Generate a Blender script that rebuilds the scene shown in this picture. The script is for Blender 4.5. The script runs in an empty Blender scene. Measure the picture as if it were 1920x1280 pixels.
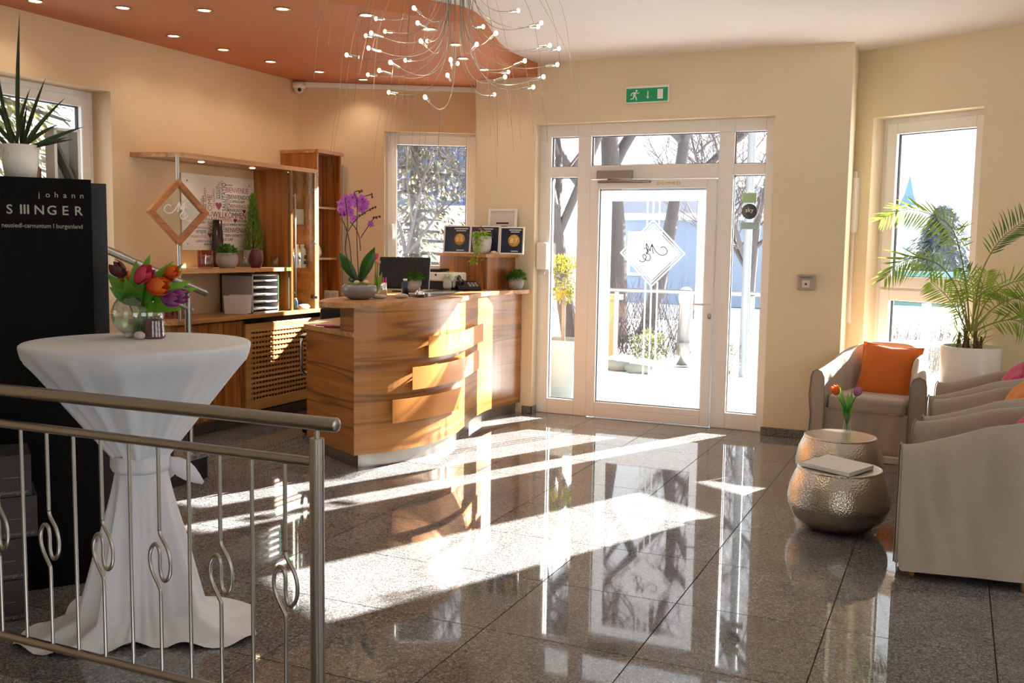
import bpy, math, random
from mathutils import Vector, Matrix
random.seed(7)
R = math.radians
S = bpy.context.scene
COL = S.collection
# ------------------------------------------------------------------ camera
F_PX = 1846.555
YAW, PIT, ROL = R(24.12735), R(5.5979), R(0.88199)
CAM = Vector((0, 0, 1.48))
_f = Vector((-math.sin(YAW)*math.cos(PIT), math.cos(YAW)*math.cos(PIT), -math.sin(PIT)))
_r = Vector((math.cos(YAW), math.sin(YAW), 0)); _u = _r.cross(_f)
_r, _u = _r*math.cos(ROL)+_u*math.sin(ROL), _u*math.cos(ROL)-_r*math.sin(ROL)
cd = bpy.data.cameras.new('camera'); cam = bpy.data.objects.new('camera', cd); COL.objects.link(cam)
cd.sensor_width = 36; cd.lens = F_PX/1920*36; cd.clip_start = .05; cd.clip_end = 400
cam.matrix_world = Matrix(((_r.x, _u.x, -_f.x, CAM.x), (_r.y, _u.y, -_f.y, CAM.y), (_r.z, _u.z, -_f.z, CAM.z), (0, 0, 0, 1)))
S.camera = cam
# ------------------------------------------------------------------ world, sun, exposure
W = bpy.data.worlds.new('sky'); S.world = W; W.use_nodes = True
bg = W.node_tree.nodes['Background']; bg.inputs[0].default_value = (.93, .97, 1, 1); bg.inputs[1].default_value = 1.8
SUN_AZ, SUN_EL = R(24.8), R(23.7)
sd = bpy.data.lights.new('sun', 'SUN'); sd.energy = 46; sd.angle = R(.6); sd.color = (1, .96, .90)
sun = bpy.data.objects.new('sun', sd); COL.objects.link(sun); sun.location = (8, 20, 12)
sun.rotation_euler = Vector((-math.sin(SUN_AZ)*math.cos(SUN_EL), -math.cos(SUN_AZ)*math.cos(SUN_EL), -math.sin(SUN_EL))).to_track_quat('-Z', 'Y').to_euler()
vs = S.view_settings; vs.view_transform = 'Standard'; vs.look = 'None'; vs.gamma = 1; vs.use_curve_mapping = False; vs.exposure = .48
S.cycles.use_denoising = True
S.cycles.max_bounces = 10; S.cycles.diffuse_bounces = 5; S.cycles.transparent_max_bounces = 24
S.cycles.sample_clamp_indirect = 6; S.cycles.caustics_reflective = False; S.cycles.caustics_refractive = False

# ------------------------------------------------------------------ helpers
def ray(x, y): return _r*((x-960)/F_PX) + _u*((640-y)/F_PX) + _f
def aty(x, y, Y): d = ray(x, y); return CAM + d*(Y/d.y)          # the point of a sight line at depth Y
def atx(x, y, X): d = ray(x, y); return CAM + d*(X/d.x)
def atz(x, y, z): d = ray(x, y); return CAM + d*((z-CAM.z)/d.z)
def lin(h):
    c = [int(h[i:i+2], 16)/255 for i in (0, 2, 4)]
    return tuple(((v+.055)/1.055)**2.4 if v > .04045 else v/12.92 for v in c) + (1,)
MATS = {}
def mat(name, color=None, rough=.5, metal=0., **k):
    if name in MATS: return MATS[name]
    m = bpy.data.materials.new(name); m.use_nodes = True; MATS[name] = m
    b = m.node_tree.nodes['Principled BSDF']
    if isinstance(color, str): color = lin(color)
    b.inputs['Base Color'].default_value = color; b.inputs['Roughness'].default_value = rough; b.inputs['Metallic'].default_value = metal
    for kk, v in k.items(): b.inputs[kk.replace('_', ' ')].default_value = v
    return m
def nodes(m): return m.node_tree.nodes, m.node_tree.links, m.node_tree.nodes['Principled BSDF']
def coords(m, scale=(1, 1, 1), rot=(0, 0, 0), kind='Object'):
    N, L, b = nodes(m); tc = N.new('ShaderNodeTexCoord'); mp = N.new('ShaderNodeMapping')
    mp.inputs['Scale'].default_value = scale; mp.inputs['Rotation'].default_value = rot
    L.new(tc.outputs[kind], mp.inputs[0]); return mp.outputs[0]
def noise(m, vec, scale, detail=3, rough=.5, dist=0):
    N, L, b = nodes(m); n = N.new('ShaderNodeTexNoise'); n.inputs['Scale'].default_value = scale
    n.inputs['Detail'].default_value = detail; n.inputs['Roughness'].default_value = rough; n.inputs['Distortion'].default_value = dist
    if vec: L.new(vec, n.inputs['Vector'])
    return n.outputs['Fac']
def ramp(m, fac, stops, interp='LINEAR'):
    N, L, b = nodes(m); r = N.new('ShaderNodeValToRGB'); r.color_ramp.interpolation = interp
    e = r.color_ramp.elements
    while len(e) < len(stops): e.new(.5)
    for i, (p, c) in enumerate(stops): e[i].position = p; e[i].color = lin(c) if isinstance(c, str) else c
    L.new(fac, r.inputs[0]); return r.outputs[0]
def bump(m, h, strength=.2, dist=.002):
    N, L, b = nodes(m); n = N.new('ShaderNodeBump'); n.inputs['Strength'].default_value = strength; n.inputs['Distance'].default_value = dist
    L.new(h, n.inputs['Height']); L.new(n.outputs[0], b.inputs['Normal'])
def wood(name, cols, axis=0, rough=.32, freq=1.0):
    """veneer with long dark streaks running along the given axis"""
    m = mat(name, cols[1], rough); N, L, b = nodes(m)
    def SC(a, b):
        if axis == 'h': return (b, b, a)
        v = [a]*3; v[axis] = b; return tuple(v)
    sc = SC(9*freq, .55*freq)
    v = coords(m, tuple(sc)); n1 = noise(m, v, 1.6, 4, .55, .6)
    c1 = ramp(m, n1, [(.30, cols[0]), (.48, cols[1]), (.62, cols[2]), (.8, cols[1])])
    sc2 = SC(26*freq, .8*freq)
    n2 = noise(m, coords(m, tuple(sc2)), 1, 5, .6, 1.2)
    sc3 = SC(5*freq, .22*freq)
    n3 = noise(m, coords(m, tuple(sc3)), 1.5, 2, .5, .3)
    st = ramp(m, n3, [(.47, (0, 0, 0, 1)), (.495, (1, 1, 1, 1)), (.505, (1, 1, 1, 1)), (.53, (0, 0, 0, 1))])
    mx = N.new('ShaderNodeMix'); mx.data_type = 'RGBA'; mx.blend_type = 'MULTIPLY'
    L.new(c1, mx.inputs[6]); L.new(ramp(m, n2, [(.3, 'c8b8a0'), (.6, 'ffffff')]), mx.inputs[7]); mx.inputs[0].default_value = .55
    m2 = N.new('ShaderNodeMix'); m2.data_type = 'RGBA'; m2.inputs[7].default_value = lin(cols[3])
    ml = N.new('ShaderNodeMath'); ml.operation = 'MULTIPLY'; ml.inputs[1].default_value = .6; L.new(st, ml.inputs[0])
    L.new(ml.outputs[0], m2.inputs[0]); L.new(mx.outputs[2], m2.inputs[6]); L.new(m2.outputs[2], b.inputs['Base Color'])
    b.inputs['Coat Weight'].default_value = .25; b.inputs['Coat Roughness'].default_value = .2
    return m
def paint(name, c, var=.04):
    m = mat(name, c, .75); N, L, b = nodes(m); v = coords(m)
    c0 = lin(c); d = tuple(x*(1-var) for x in c0[:3])+(1,)
    L.new(ramp(m, noise(m, v, 1.3, 3), [(.35, d), (.65, c0)]), b.inputs['Base Color'])
    bump(m, noise(m, v, 160, 2), .12, .002); return m
def cloth(name, c, rough=.9, scale=500, sheen=.3):
    m = mat(name, c, rough); N, L, b = nodes(m); v = coords(m); c0 = lin(c); d = tuple(x*.8 for x in c0[:3])+(1,)
    L.new(ramp(m, noise(m, v, scale, 2), [(.3, d), (.6, c0)]), b.inputs['Base Color'])
    b.inputs['Sheen Weight'].default_value = sheen
    bump(m, noise(m, v, 14, 4, .6), .25, .01); return m
def glass(name='glass', tint=(1, 1, 1, 1), refl=.08, dirt=0.):
    """thin pane: clear transmission plus a mirror share that grows towards grazing"""
    if name in MATS: return MATS[name]
    m = bpy.data.materials.new(name); m.use_nodes = True; MATS[name] = m
    N, L = m.node_tree.nodes, m.node_tree.links; N.remove(N['Principled BSDF']); out = N['Material Output']
    t = N.new('ShaderNodeBsdfTransparent'); t.inputs[0].default_value = tint
    g = N.new('ShaderNodeBsdfGlossy'); g.inputs['Roughness'].default_value = .02
    lw = N.new('ShaderNodeLayerWeight'); lw.inputs[0].default_value = .5
    pw = N.new('ShaderNodeMath'); pw.operation = 'POWER'; pw.inputs[1].default_value = 4; L.new(lw.outputs['Facing'], pw.inputs[0])
    ma = N.new('ShaderNodeMath'); ma.operation = 'MULTIPLY_ADD'; ma.inputs[1].default_value = .6; ma.inputs[2].default_value = refl*.5; ma.use_clamp = True; L.new(pw.outputs[0], ma.inputs[0])
    mx = N.new('ShaderNodeMixShader'); L.new(ma.outputs[0], mx.inputs[0]); L.new(t.outputs[0], mx.inputs[1]); L.new(g.outputs[0], mx.inputs[2])
    L.new(mx.outputs[0], out.inputs[0]); return m
def film(name, c=(.32, .325, .33, 1), clear=.15):
    if name in MATS: return MATS[name]
    m = bpy.data.materials.new(name); m.use_nodes = True; MATS[name] = m
    N, L = m.node_tree.nodes, m.node_tree.links; N.remove(N['Principled BSDF']); out = N['Material Output']
    t = N.new('ShaderNodeBsdfTranslucent'); t.inputs[0].default_value = c
    d = N.new('ShaderNodeBsdfDiffuse'); d.inputs[0].default_value = c
    a = N.new('ShaderNodeMixShader'); a.inputs[0].default_value = .25; L.new(t.outputs[0], a.inputs[1]); L.new(d.outputs[0], a.inputs[2])
    tr = N.new('ShaderNodeBsdfTransparent'); b = N.new('ShaderNodeMixShader'); b.inputs[0].default_value = clear
    L.new(a.outputs[0], b.inputs[1]); L.new(tr.outputs[0], b.inputs[2]); L.new(b.outputs[0], out.inputs[0]); return m
def glow(name, c, s):
    m = mat(name, c, .4); b = m.node_tree.nodes['Principled BSDF']
    b.inputs['Emission Color'].default_value = lin(c) if isinstance(c, str) else c; b.inputs['Emission Strength'].default_value = s; return m
def leafmat(name, c, c2=None, trans=.3, rough=.45):
    m = mat(name, c, rough); N, L, b = nodes(m); out = N['Material Output']
    L.new(ramp(m, noise(m, coords(m), 9, 2), [(.35, c), (.65, c2 or c)]), b.inputs['Base Color'])
    t = N.new('ShaderNodeBsdfTranslucent'); t.inputs[0].default_value = tuple(min(1, v*1.6) for v in lin(c2 or c)[:3])+(1,)
    mx = N.new('ShaderNodeMixShader'); mx.inputs[0].default_value = trans
    L.new(b.outputs[0], mx.inputs[1]); L.new(t.outputs[0], mx.inputs[2]); L.new(mx.outputs[0], out.inputs[0]); return m

ROOTM = {}
def rootm(o):
    while o.parent: o = o.parent
    return ROOTM.get(o.name, Matrix.Identity(4))
def tag(o, label=None, cat=None, group=None, kind=None):
    if label: o['label'] = label
    if cat: o['category'] = cat
    if group: o['group'] = group
    if kind: o['kind'] = kind
    return o
def thing(name, label, cat, loc=(0, 0, 0), rz=0, group=None, kind=None):
    o = bpy.data.objects.new(name, None); o.empty_display_size = .1; COL.objects.link(o)
    o.location = loc; o.rotation_euler = (0, 0, rz)
    ROOTM[o.name] = Matrix.Translation(loc) @ Matrix.Rotation(rz, 4, 'Z')
    return tag(o, label, cat, group, kind)
class MB:
    def __init__(s): s.v = []; s.f = []; s.sm = []
    def add(s, vs, fs, smooth=False):
        n = len(s.v); s.v += [Vector(p) for p in vs]
        for f in fs: s.f.append([i+n for i in f]); s.sm.append(smooth)
        return s
    def box(s, a, b, M=None):
        x0, y0, z0 = a; x1, y1, z1 = b
        vs = [Vector(p) for p in ((x0, y0, z0), (x1, y0, z0), (x1, y1, z0), (x0, y1, z0), (x0, y0, z1), (x1, y0, z1), (x1, y1, z1), (x0, y1, z1))]
        if M: vs = [M @ p for p in vs]
        return s.add(vs, [(0, 3, 2, 1), (4, 5, 6, 7), (0, 1, 5, 4), (1, 2, 6, 5), (2, 3, 7, 6), (3, 0, 4, 7)])
    def prism(s, poly, z0, z1, M=None, smooth=False):
        n = len(poly); vs = [Vector((p[0], p[1], z0)) for p in poly]+[Vector((p[0], p[1], z1)) for p in poly]
        if M: vs = [M @ p for p in vs]
        s.add(vs, [tuple(range(n-1, -1, -1)), tuple(range(n, 2*n))])
        return s.add(vs, [(i, (i+1) % n, n+(i+1) % n, n+i) for i in range(n)], smooth)
    def tube(s, pts, r, seg=8, cap=True, closed=False):
        pts = [Vector(p) for p in pts]; n = len(pts); rs = r if isinstance(r, (list, tuple)) else [r]*n
        rings = []; up = None
        for i, p in enumerate(pts):
            if closed: t = pts[(i+1) % n]-pts[i-1]
            else: t = pts[min(i+1, n-1)]-pts[max(i-1, 0)]
            t = t.normalized() if t.length > 1e-9 else Vector((0, 0, 1))
            if up is None:
                up = Vector((0, 0, 1)) if abs(t.z) < .9 else Vector((1, 0, 0))
            a = (up-t*up.dot(t)); a = a.normalized() if a.length > 1e-6 else t.orthogonal().normalized(); b = t.cross(a); up = a
            rings.append([p+(a*math.cos(2*math.pi*k/seg)+b*math.sin(2*math.pi*k/seg))*rs[i] for k in range(seg)])
        vs = [q for rr in rings for q in rr]; fs = []
        for i in range(n if closed else n-1):
            for k in range(seg):
                j = (i+1) % n; fs.append((i*seg+k, i*seg+(k+1) % seg, j*seg+(k+1) % seg, j*seg+k))
        s.add(vs, fs, True)
        if cap and not closed: s.add(rings[0], [tuple(range(seg-1, -1, -1))]); s.add(rings[-1], [tuple(range(seg))])
        return s
    def lathe(s, prof, c=(0, 0, 0), seg=32, sx=1, sy=1, f=None):
        """profile of (radius, z); f(angle, radius, z) may reshape the radius"""
        c = Vector(c); vs = []; n = len(prof)
        for (r, z) in prof:
            for k in range(seg):
                a = 2*math.pi*k/seg; q = f(a, r, z) if f else r
                vs.append(c+Vector((q*math.cos(a)*sx, q*math.sin(a)*sy, z)))
        fs = [(i*seg+k, i*seg+(k+1) % seg, (i+1)*seg+(k+1) % seg, (i+1)*seg+k) for i in range(n-1) for k in range(seg)]
        s.add(vs, fs, True)
        if prof[0][0] > 1e-4: s.add(vs[:seg], [tuple(range(seg-1, -1, -1))])
        if prof[-1][0] > 1e-4: s.add(vs[-seg:], [tuple(range(seg))])
        return s
    def ball(s, c, r, seg=12, rings=8, sq=(1, 1, 1)):
        c = Vector(c); vs = []
        for i in range(rings+1):
            t = math.pi*i/rings
            for k in range(seg):
                a = 2*math.pi*k/seg
                vs.append(c+Vector((r*math.sin(t)*math.cos(a)*sq[0], r*math.sin(t)*math.sin(a)*sq[1], -r*math.cos(t)*sq[2])))
        return s.add(vs, [(i*seg+k, i*seg+(k+1) % seg, (i+1)*seg+(k+1) % seg, (i+1)*seg+k) for i in range(rings) for k in range(seg)], True)
    def grid(s, fn, nu, nv, smooth=True):
        vs = [fn(i/nu, j/nv) for i in range(nu+1) for j in range(nv+1)]
        return s.add(vs, [(i*(nv+1)+j, (i+1)*(nv+1)+j, (i+1)*(nv+1)+j+1, i*(nv+1)+j+1) for i in range(nu) for j in range(nv)], smooth)
    def leaf(s, base, d, length, width, up=Vector((0, 0, 1)), bend=0., n=5, tip=.0, fold=.0, peak=.4):
        """tapered blade that bends towards -up along its length"""
        base = Vector(base); d = Vector(d).normalized(); side = d.cross(up)
        side = side.normalized() if side.length > 1e-4 else Vector((1, 0, 0)); u = side.cross(d).normalized()
        vs = []; p = base.copy(); st = length/n
        for i in range(n+1):
            t = i/n; w = width*.5*(math.sin(math.pi*min(1, (t/peak*.5) if t < peak else .5+.5*(t-peak)/(1-peak)))*.92+.08*(1-t)+tip)
            vs += [p-side*w+u*fold*w, p-u*0, p+side*w+u*fold*w]
            a = bend/n; d2 = (d*math.cos(a)-u*math.sin(a)).normalized(); u = (u*math.cos(a)+d*math.sin(a)).normalized(); d = d2; p = p+d*st
        fs = []
        for i in range(n): fs += [(3*i, 3*i+1, 3*i+4, 3*i+3), (3*i+1, 3*i+2, 3*i+5, 3*i+4)]
        return s.add(vs, fs, True)
    def build(s, name, m, parent=None, local=False, bevel=0, seg=2, solid=0, subsurf=0):
        me = bpy.data.meshes.new(name); vs = s.v
        if parent is not None and not local:
            inv = rootm(parent).inverted(); vs = [inv @ p for p in vs]
        me.from_pydata([tuple(p) for p in vs], [], s.f)
        me.polygons.foreach_set('use_smooth', s.sm); me.update()
        ms = m if isinstance(m, (list, tuple)) else [m]
        for q in ms: me.materials.append(q)
        o = bpy.data.objects.new(name, me); COL.objects.link(o)
        if parent is not None: o.parent = parent
        if solid: md = o.modifiers.new('solid', 'SOLIDIFY'); md.thickness = solid; md.offset = 0
        if bevel: md = o.modifiers.new('bevel', 'BEVEL'); md.width = bevel; md.segments = seg; md.limit_method = 'ANGLE'; md.angle_limit = R(40)
        if subsurf: md = o.modifiers.new('sub', 'SUBSURF'); md.levels = md.render_levels = subsurf
        return o
def one(mb, name, m, label, cat, group=None, kind=None, **k): return tag(mb.build(name, m, **k), label, cat, group, kind)
def struct(mb, name, m, label=None, **k): return tag(mb.build(name, m, **k), label, None, None, 'structure')
def frame_m(o, ux, uz=Vector((0, 0, 1))):
    """matrix of a local frame: x along ux, z up, y = depth, origin o"""
    ux = Vector(ux).normalized(); uz = Vector(uz).normalized(); uy = uz.cross(ux)
    return Matrix(((ux.x, uy.x, uz.x, o[0]), (ux.y, uy.y, uz.y, o[1]), (ux.z, uy.z, uz.z, o[2]), (0, 0, 0, 1)))
def text(body, size, M, m, parent=None, name='lettering', align='LEFT', width=None, depth=.0006, spacing=1.0, shear=0, alignv='BOTTOM_BASELINE', offset=0):
    """flat lettering standing in the local x-z plane of M and facing its -y side"""
    c = bpy.data.curves.new(name, 'FONT'); c.body = body; c.size = size; c.align_x = align; c.extrude = depth; c.space_character = spacing; c.shear = shear; c.align_y = alignv; c.offset = offset; c.resolution_u = 3
    t = bpy.data.objects.new(name, c); me = bpy.data.meshes.new_from_object(t); bpy.data.objects.remove(t)
    vs = [v.co.copy() for v in me.vertices]; k = 1
    if width and vs:
        xs = [v.x for v in vs]; k = width/max(1e-6, max(xs)-min(xs)); 
        for v in vs: v.x *= k
    mb = MB(); mb.v = [M @ Vector((v.x, -v.z, v.y)) for v in vs]; mb.f = [list(p.vertices) for p in me.polygons]; mb.sm = [False]*len(mb.f)
    bpy.data.meshes.remove(me)
    return mb if m is None else mb.build(name, m, parent)
def spline(pts, n=8):
    """smooth curve through points"""
    P = [Vector(p) for p in pts]; out = []
    for i in range(len(P)-1):
        a, b, c, d = P[max(i-1, 0)], P[i], P[i+1], P[min(i+2, len(P)-1)]
        for k in range(n):
            t = k/n; out.append(.5*((2*b)+(c-a)*t+(2*a-5*b+4*c-d)*t*t+(3*b-a-3*c+d)*t*t*t))
    return out+[P[-1]]
def copy_tree(o, parent=None):
    c = o.copy(); COL.objects.link(c); c.parent = parent
    if parent is None: ROOTM[c.name] = ROOTM.get(o.name, Matrix.Identity(4))
    for ch in list(o.children): copy_tree(ch, c)
    return c
# ------------------------------------------------------------------ shared materials
XL, YW, ZC, ZO = -5.495, 7.92, 3.027, 2.914
c30, s30 = math.cos(R(30)), .5
cream = paint('wall_paint_cream', 'e8d8b8'); peach = paint('wall_paint_peach', 'dcc09a')
ceil_white = paint('ceiling_paint', 'f1ebe4', .02); orange = paint('ceiling_paint_orange', 'c87f55', .06)
white_pvc = mat('white_window_plastic', 'efece8', .3); white_paint = mat('white_lacquer', 'f0ede8', .35)
rubber = mat('black_gasket', '15171a', .6)
pane_m = glass('window_glass')
steel = mat('brushed_steel', (.40, .38, .35, 1), .3, 1.); bump(steel, noise(steel, coords(steel, (300, 300, 8)), 2, 2), .05, .001)
chrome = mat('chrome', (.8, .8, .8, 1), .12, 1.)
black = mat('black_matt', '0b0b0c', .55); black_gloss = mat('black_plastic', '0d0d0f', .3)
wd = wood('veneer_long', ['9a5f2c', 'b57a3e', 'c89255', '5a3014'], 1)
wdv = wood('veneer_upright', ['8d5122', 'a9692f', 'bd8042', '4d280f'], 2)
wdx = wood('veneer_cross', ['8d5122', 'a9692f', 'bd8042', '4d280f'], 0)
edge_wood = wood('edge_wood', ['b07a44', 'c48d55', 'd3a06a', '8a5a2c'], 1, .4, .6)
def granite_mat(name, tile=False):
    m = mat(name, '8d847a', .1); N, L, b = nodes(m)
    tc = N.new('ShaderNodeTexCoord'); oi = N.new('ShaderNodeObjectInfo'); ad = N.new('ShaderNodeVectorMath'); ad.operation = 'ADD'
    sc = N.new('ShaderNodeMath'); sc.operation = 'MULTIPLY'; sc.inputs[1].default_value = 40; L.new(oi.outputs['Random'], sc.inputs[0])
    L.new(tc.outputs['Object'], ad.inputs[0]); L.new(sc.outputs[0], ad.inputs[1])
    n1 = noise(m, ad.outputs[0], 150, 3, .7); n2 = noise(m, ad.outputs[0], 60, 3, .6); n3 = noise(m, ad.outputs[0], 3, 3)
    col = ramp(m, n1, [(.30, '353638'), (.43, '6d6d6e'), (.55, '919191'), (.68, 'c0c0c0')])
    v = ramp(m, n2, [(.3, 'b4b0ac'), (.6, 'ffffff')]); v3 = ramp(m, n3, [(.3, 'e0dcd8'), (.7, 'ffffff')])
    a = N.new('ShaderNodeMix'); a.data_type = 'RGBA'; a.blend_type = 'MULTIPLY'; a.inputs[0].default_value = 1; L.new(col, a.inputs[6]); L.new(v, a.inputs[7])
    a2 = N.new('ShaderNodeMix'); a2.data_type = 'RGBA'; a2.blend_type = 'MULTIPLY'; a2.inputs[0].default_value = 1; L.new(a.outputs[2], a2.inputs[6]); L.new(v3, a2.inputs[7])
    L.new(a2.outputs[2], b.inputs['Base Color'])
    b.inputs['Roughness'].default_value = .035; b.inputs['Specular IOR Level'].default_value = .55
    return m
granite = granite_mat('granite_polished')
grout = mat('dark_grout', '35302c', .8)

# ------------------------------------------------------------------ walls
def wall(mb, O, ux, L, z0, z1, T, holes=(), s0=0):
    M = frame_m((O[0], O[1], 0), (ux[0], ux[1], 0)); s = s0
    for (a, b, c, d) in sorted(holes):
        mb.box((s, 0, z0), (a, T, z1), M)
        if c > z0: mb.box((a, 0, z0), (b, T, c), M)
        mb.box((a, 0, d), (b, T, z1), M); s = b
    mb.box((s, 0, z0), (L, T, z1), M); return M
mb = MB(); MBW = wall(mb, (-3.93, YW), (1, 0), 3.15, 0, 3.1, .28, [(-3.353+3.93, -1.34+3.93, -.02, 2.514)])
mb.box((-3.93, YW+.28, 0), (-3.65, 8.62, 3.1)); mb.box((-1.05, YW+.28, 0), (-.78, 8.75, 3.1))
struct(mb, 'wall_back', cream, 'cream entrance wall with glazed door')
A0 = (-5.48, 7.482); MA = frame_m((A0[0], A0[1], 0), (c30, s30, 0))
mb = MB(); wall(mb, A0, (c30, s30), 2.0, 0, 3.1, .28, [(.755, 1.62, 1.17, 2.496)], -.15)
struct(mb, 'wall_back_left', peach, 'peach angled wall behind reception')
C0 = (-.774, 8.325); MC = frame_m((C0[0], C0[1], 0), (c30, -s30, 0))
mb = MB(); wall(mb, C0, (c30, -s30), 4.6, 0, 3.1, .3, [(.15, 1.037, .1, 2.505)], -.25)
struct(mb, 'wall_right', cream, 'cream angled wall with tall window')
ML = frame_m((XL, 0, 0), (0, 1, 0))
mb = MB(); wall(mb, (XL, 0), (0, 1), 7.75, -1.2, 3.1, .28, [(3.6, 5.285, .95, 2.509)], -3.2)
struct(mb, 'wall_left', peach, 'peach side wall behind shelf and stairs')
xr = C0[0]+4.5*c30; yr = C0[1]-4.5*s30
mb = MB(); wall(mb, (xr, yr), (0, -1), yr+3.2, 0, 3.1, .3, [(.8, 3.2, .3, 2.6), (4.2, 6.6, .3, 2.6)])
struct(mb, 'wall_side', cream)
mb = MB(); wall(mb, (xr, -3.2), (-1, 0), xr-XL, -1.2, 3.1, .3, [(.4, 3.2, .2, 2.7)])
struct(mb, 'wall_front', cream)
mb = MB(); mb.box((XL-.3, -3.5, ZC), (xr+.3, 9.2, ZC+.15)); struct(mb, 'ceiling', ceil_white)
oc = spline([(-5.6, 2.6, 0), (-4.9, 3.15, 0), (-4.2, 4.0, 0), (-3.54, 5.03, 0), (-3.33, 5.4, 0), (-3.1, 5.76, 0), (-3.02, 5.98, 0), (-3.07, 6.3, 0), (-3.2, 6.72, 0), (-3.31, 7.1, 0), (-3.36, 7.5, 0), (-3.345, 7.95, 0)], 6)
poly = [(p.x, p.y) for p in oc]+[(-3.9, 7.95), (-3.9, 8.5), (-5.6, 7.6)]
mb = MB(); mb.prism(poly, ZO, ZC+.02); struct(mb, 'ceiling_drop', orange, 'orange dropped ceiling with wavy edge')
mb = MB(); mb.box((-.05, -.035, ZO-.05), (2.0, .05, ZO-.002), MA); struct(mb, 'trim_1', white_paint, 'white cove strip under the orange ceiling', bevel=.008)
# ------------------------------------------------------------------ floor: grout bed and single granite tiles
TS, GX, GY = .6005, -.39, 3.93
mb = MB(); mb.prism([(XL, 2.24), (-1.42, 2.24), (-1.42, -3.2), (xr, -3.2), (xr, yr), (-.774, 8.325), (-.774, 8.06), (-3.9, 8.06), (-3.9, 8.42), (-5.48, 7.48), (XL, 7.48)], -.045, -.004)
floor = struct(mb, 'floor', grout, 'polished grey granite tile floor')
def clip(poly, n, d):
    out = []
    for i in range(len(poly)):
        a, b = poly[i-1], poly[i]; da = a[0]*n[0]+a[1]*n[1]-d; db = b[0]*n[0]+b[1]*n[1]-d
        if (da <= 0) != (db <= 0):
            t = da/(da-db); out.append((a[0]+(b[0]-a[0])*t, a[1]+(b[1]-a[1])*t))
        if db <= 0: out.append(b)
    return out
tile_me = None; g = .0025
for i in range(-9, 7):
    for j in range(-7, 9):
        x0, y0 = GX+i*TS, GY+j*TS; cx, cy = x0+TS/2, y0+TS/2
        if cx > 2.4 or cy < 1.2 and cx < 0: continue
        p = [(x0+g, y0+g), (x0+TS-g, y0+g), (x0+TS-g, y0+TS-g), (x0+g, y0+TS-g)]
        q = clip(p, (-1, 0), -XL)
        if cx < -3.9: q = clip(q, (-s30, c30), A0[0]*-s30+A0[1]*c30)
        elif cx < -.774: q = clip(q, (0, 1), 8.06)
        else: q = clip(q, (s30, c30), C0[0]*s30+C0[1]*c30) if q else q
        if cx < -1.42 and q: q = clip(q, (0, -1), -2.235)
        if len(q) < 3: continue
        if q == p and tile_me:
            o = bpy.data.objects.new('tile', tile_me); COL.objects.link(o); o.parent = floor
        else:
            mb = MB(); mb.prism([(a-cx, b-cy) for a, b in q], -.03, 0); o = mb.build('tile', granite, floor, local=True)
            if q == p: tile_me = o.data
        o.location = (cx, cy, 0)
# stone skirting
def skirt(name, boxes, M=None):
    mb = MB()
    for a, b in boxes: mb.box(a, b, M)
    struct(mb, name, granite, 'low granite skirting', bevel=.003)
skirt('baseboard_back', [((-1.355, YW-.015, 0), (-.775, YW, .066))])
skirt('baseboard_back_left', [((-3.44, YW-.015, 0), (-3.335, YW, .066)), ((-3.353, YW-.015, 0), (-3.338, 8.0, .066))])
skirt('baseboard_right', [((.0, -.015, 0), (4.4, 0, .066))], MC)
# stairwell wall below the floor edge, lower landing
mb = MB(); mb.box((XL, 2.18, -1.2), (-1.42, 2.24, -.046)); struct(mb, 'wall_stairwell', cream)
mb = MB(); mb.box((XL, -3.2, -1.25), (-1.42, 2.2, -1.2)); struct(mb, 'floor_landing', granite)
# ------------------------------------------------------------------ windows
def bars(M, rects, y0, y1, parent, name='frame', m=None):
    for (a, b, c, d) in rects:
        mb = MB(); mb.box((a, y0, c), (b, y1, d), M); mb.build(name, m or white_pvc, parent, bevel=.006)
def ring(M, a, b, c, d, w, y0, y1, parent, name, m=None, bevel=.006):
    mb = MB(); mb.box((a, y0, c), (a+w, y1, d), M); mb.box((b-w, y0, c), (b, y1, d), M); mb.box((a+w, y0, c), (b-w, y1, c+w), M); mb.box((a+w, y0, d-w), (b-w, y1, d), M)
    return mb.build(name, m or white_pvc, parent, bevel=bevel)
def pane(M, a, b, c, d, y, parent):
    mb = MB(); mb.box((a-.012, y-.004, c-.012), (b+.012, y+.004, d+.012), M); p = mb.build('pane', pane_m, parent)
    ring(M, a-.001, b+.001, c-.001, d+.001, .007, y-.012, y+.012, p, 'gasket', rubber, 0)
def win(name, label, M, a, b, c, d, depth, fw, sw, splits=()):
    o = M @ Vector(((a+b)/2, depth, c)); t = thing(name, label, None, o, 0, kind='structure')
    ring(M, a-.01, b+.01, c-.01, d+.01, fw+.01, depth, depth+.08, t, 'frame')
    zs = [c+fw]+[z for s in splits for z in s]+[d-fw]
    for k in range(0, len(zs), 2):
        ring(M, a+fw-.012, b-fw+.012, zs[k]-.012, zs[k+1]+.012, sw+.012, depth-.018, depth+.06, t, 'sash')
        pane(M, a+fw+sw, b-fw-sw, zs[k]+sw, zs[k+1]-sw, depth+.03, t)
    for s in splits:
        mb = MB(); mb.box((a+fw, depth, s[0]-.01), (b-fw, depth+.08, s[1]+.01), M); mb.build('transom', white_pvc, t, bevel=.004)
    return t
w1 = win('window_1', 'white framed window behind the potted plants', ML, 3.6, 5.285, .95, 2.509, .18, .05, .06)
w2 = win('window_2', 'white framed casement window behind the reception desk', MA, .755, 1.62, 1.17, 2.496, .1, .035, .075)
mb = MB(); mb.box((.81, .06, 1.60), (.835, .085, 1.66), MA); mb.box((.815, .045, 1.52), (.832, .062, 1.65), MA); mb.build('handle', white_pvc, w2, bevel=.005)
w3 = win('window_3', 'tall white two part window behind the palm', MC, .15, 1.037, .1, 2.505, .15, .05, .075, [(1.165, 1.205)])
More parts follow.
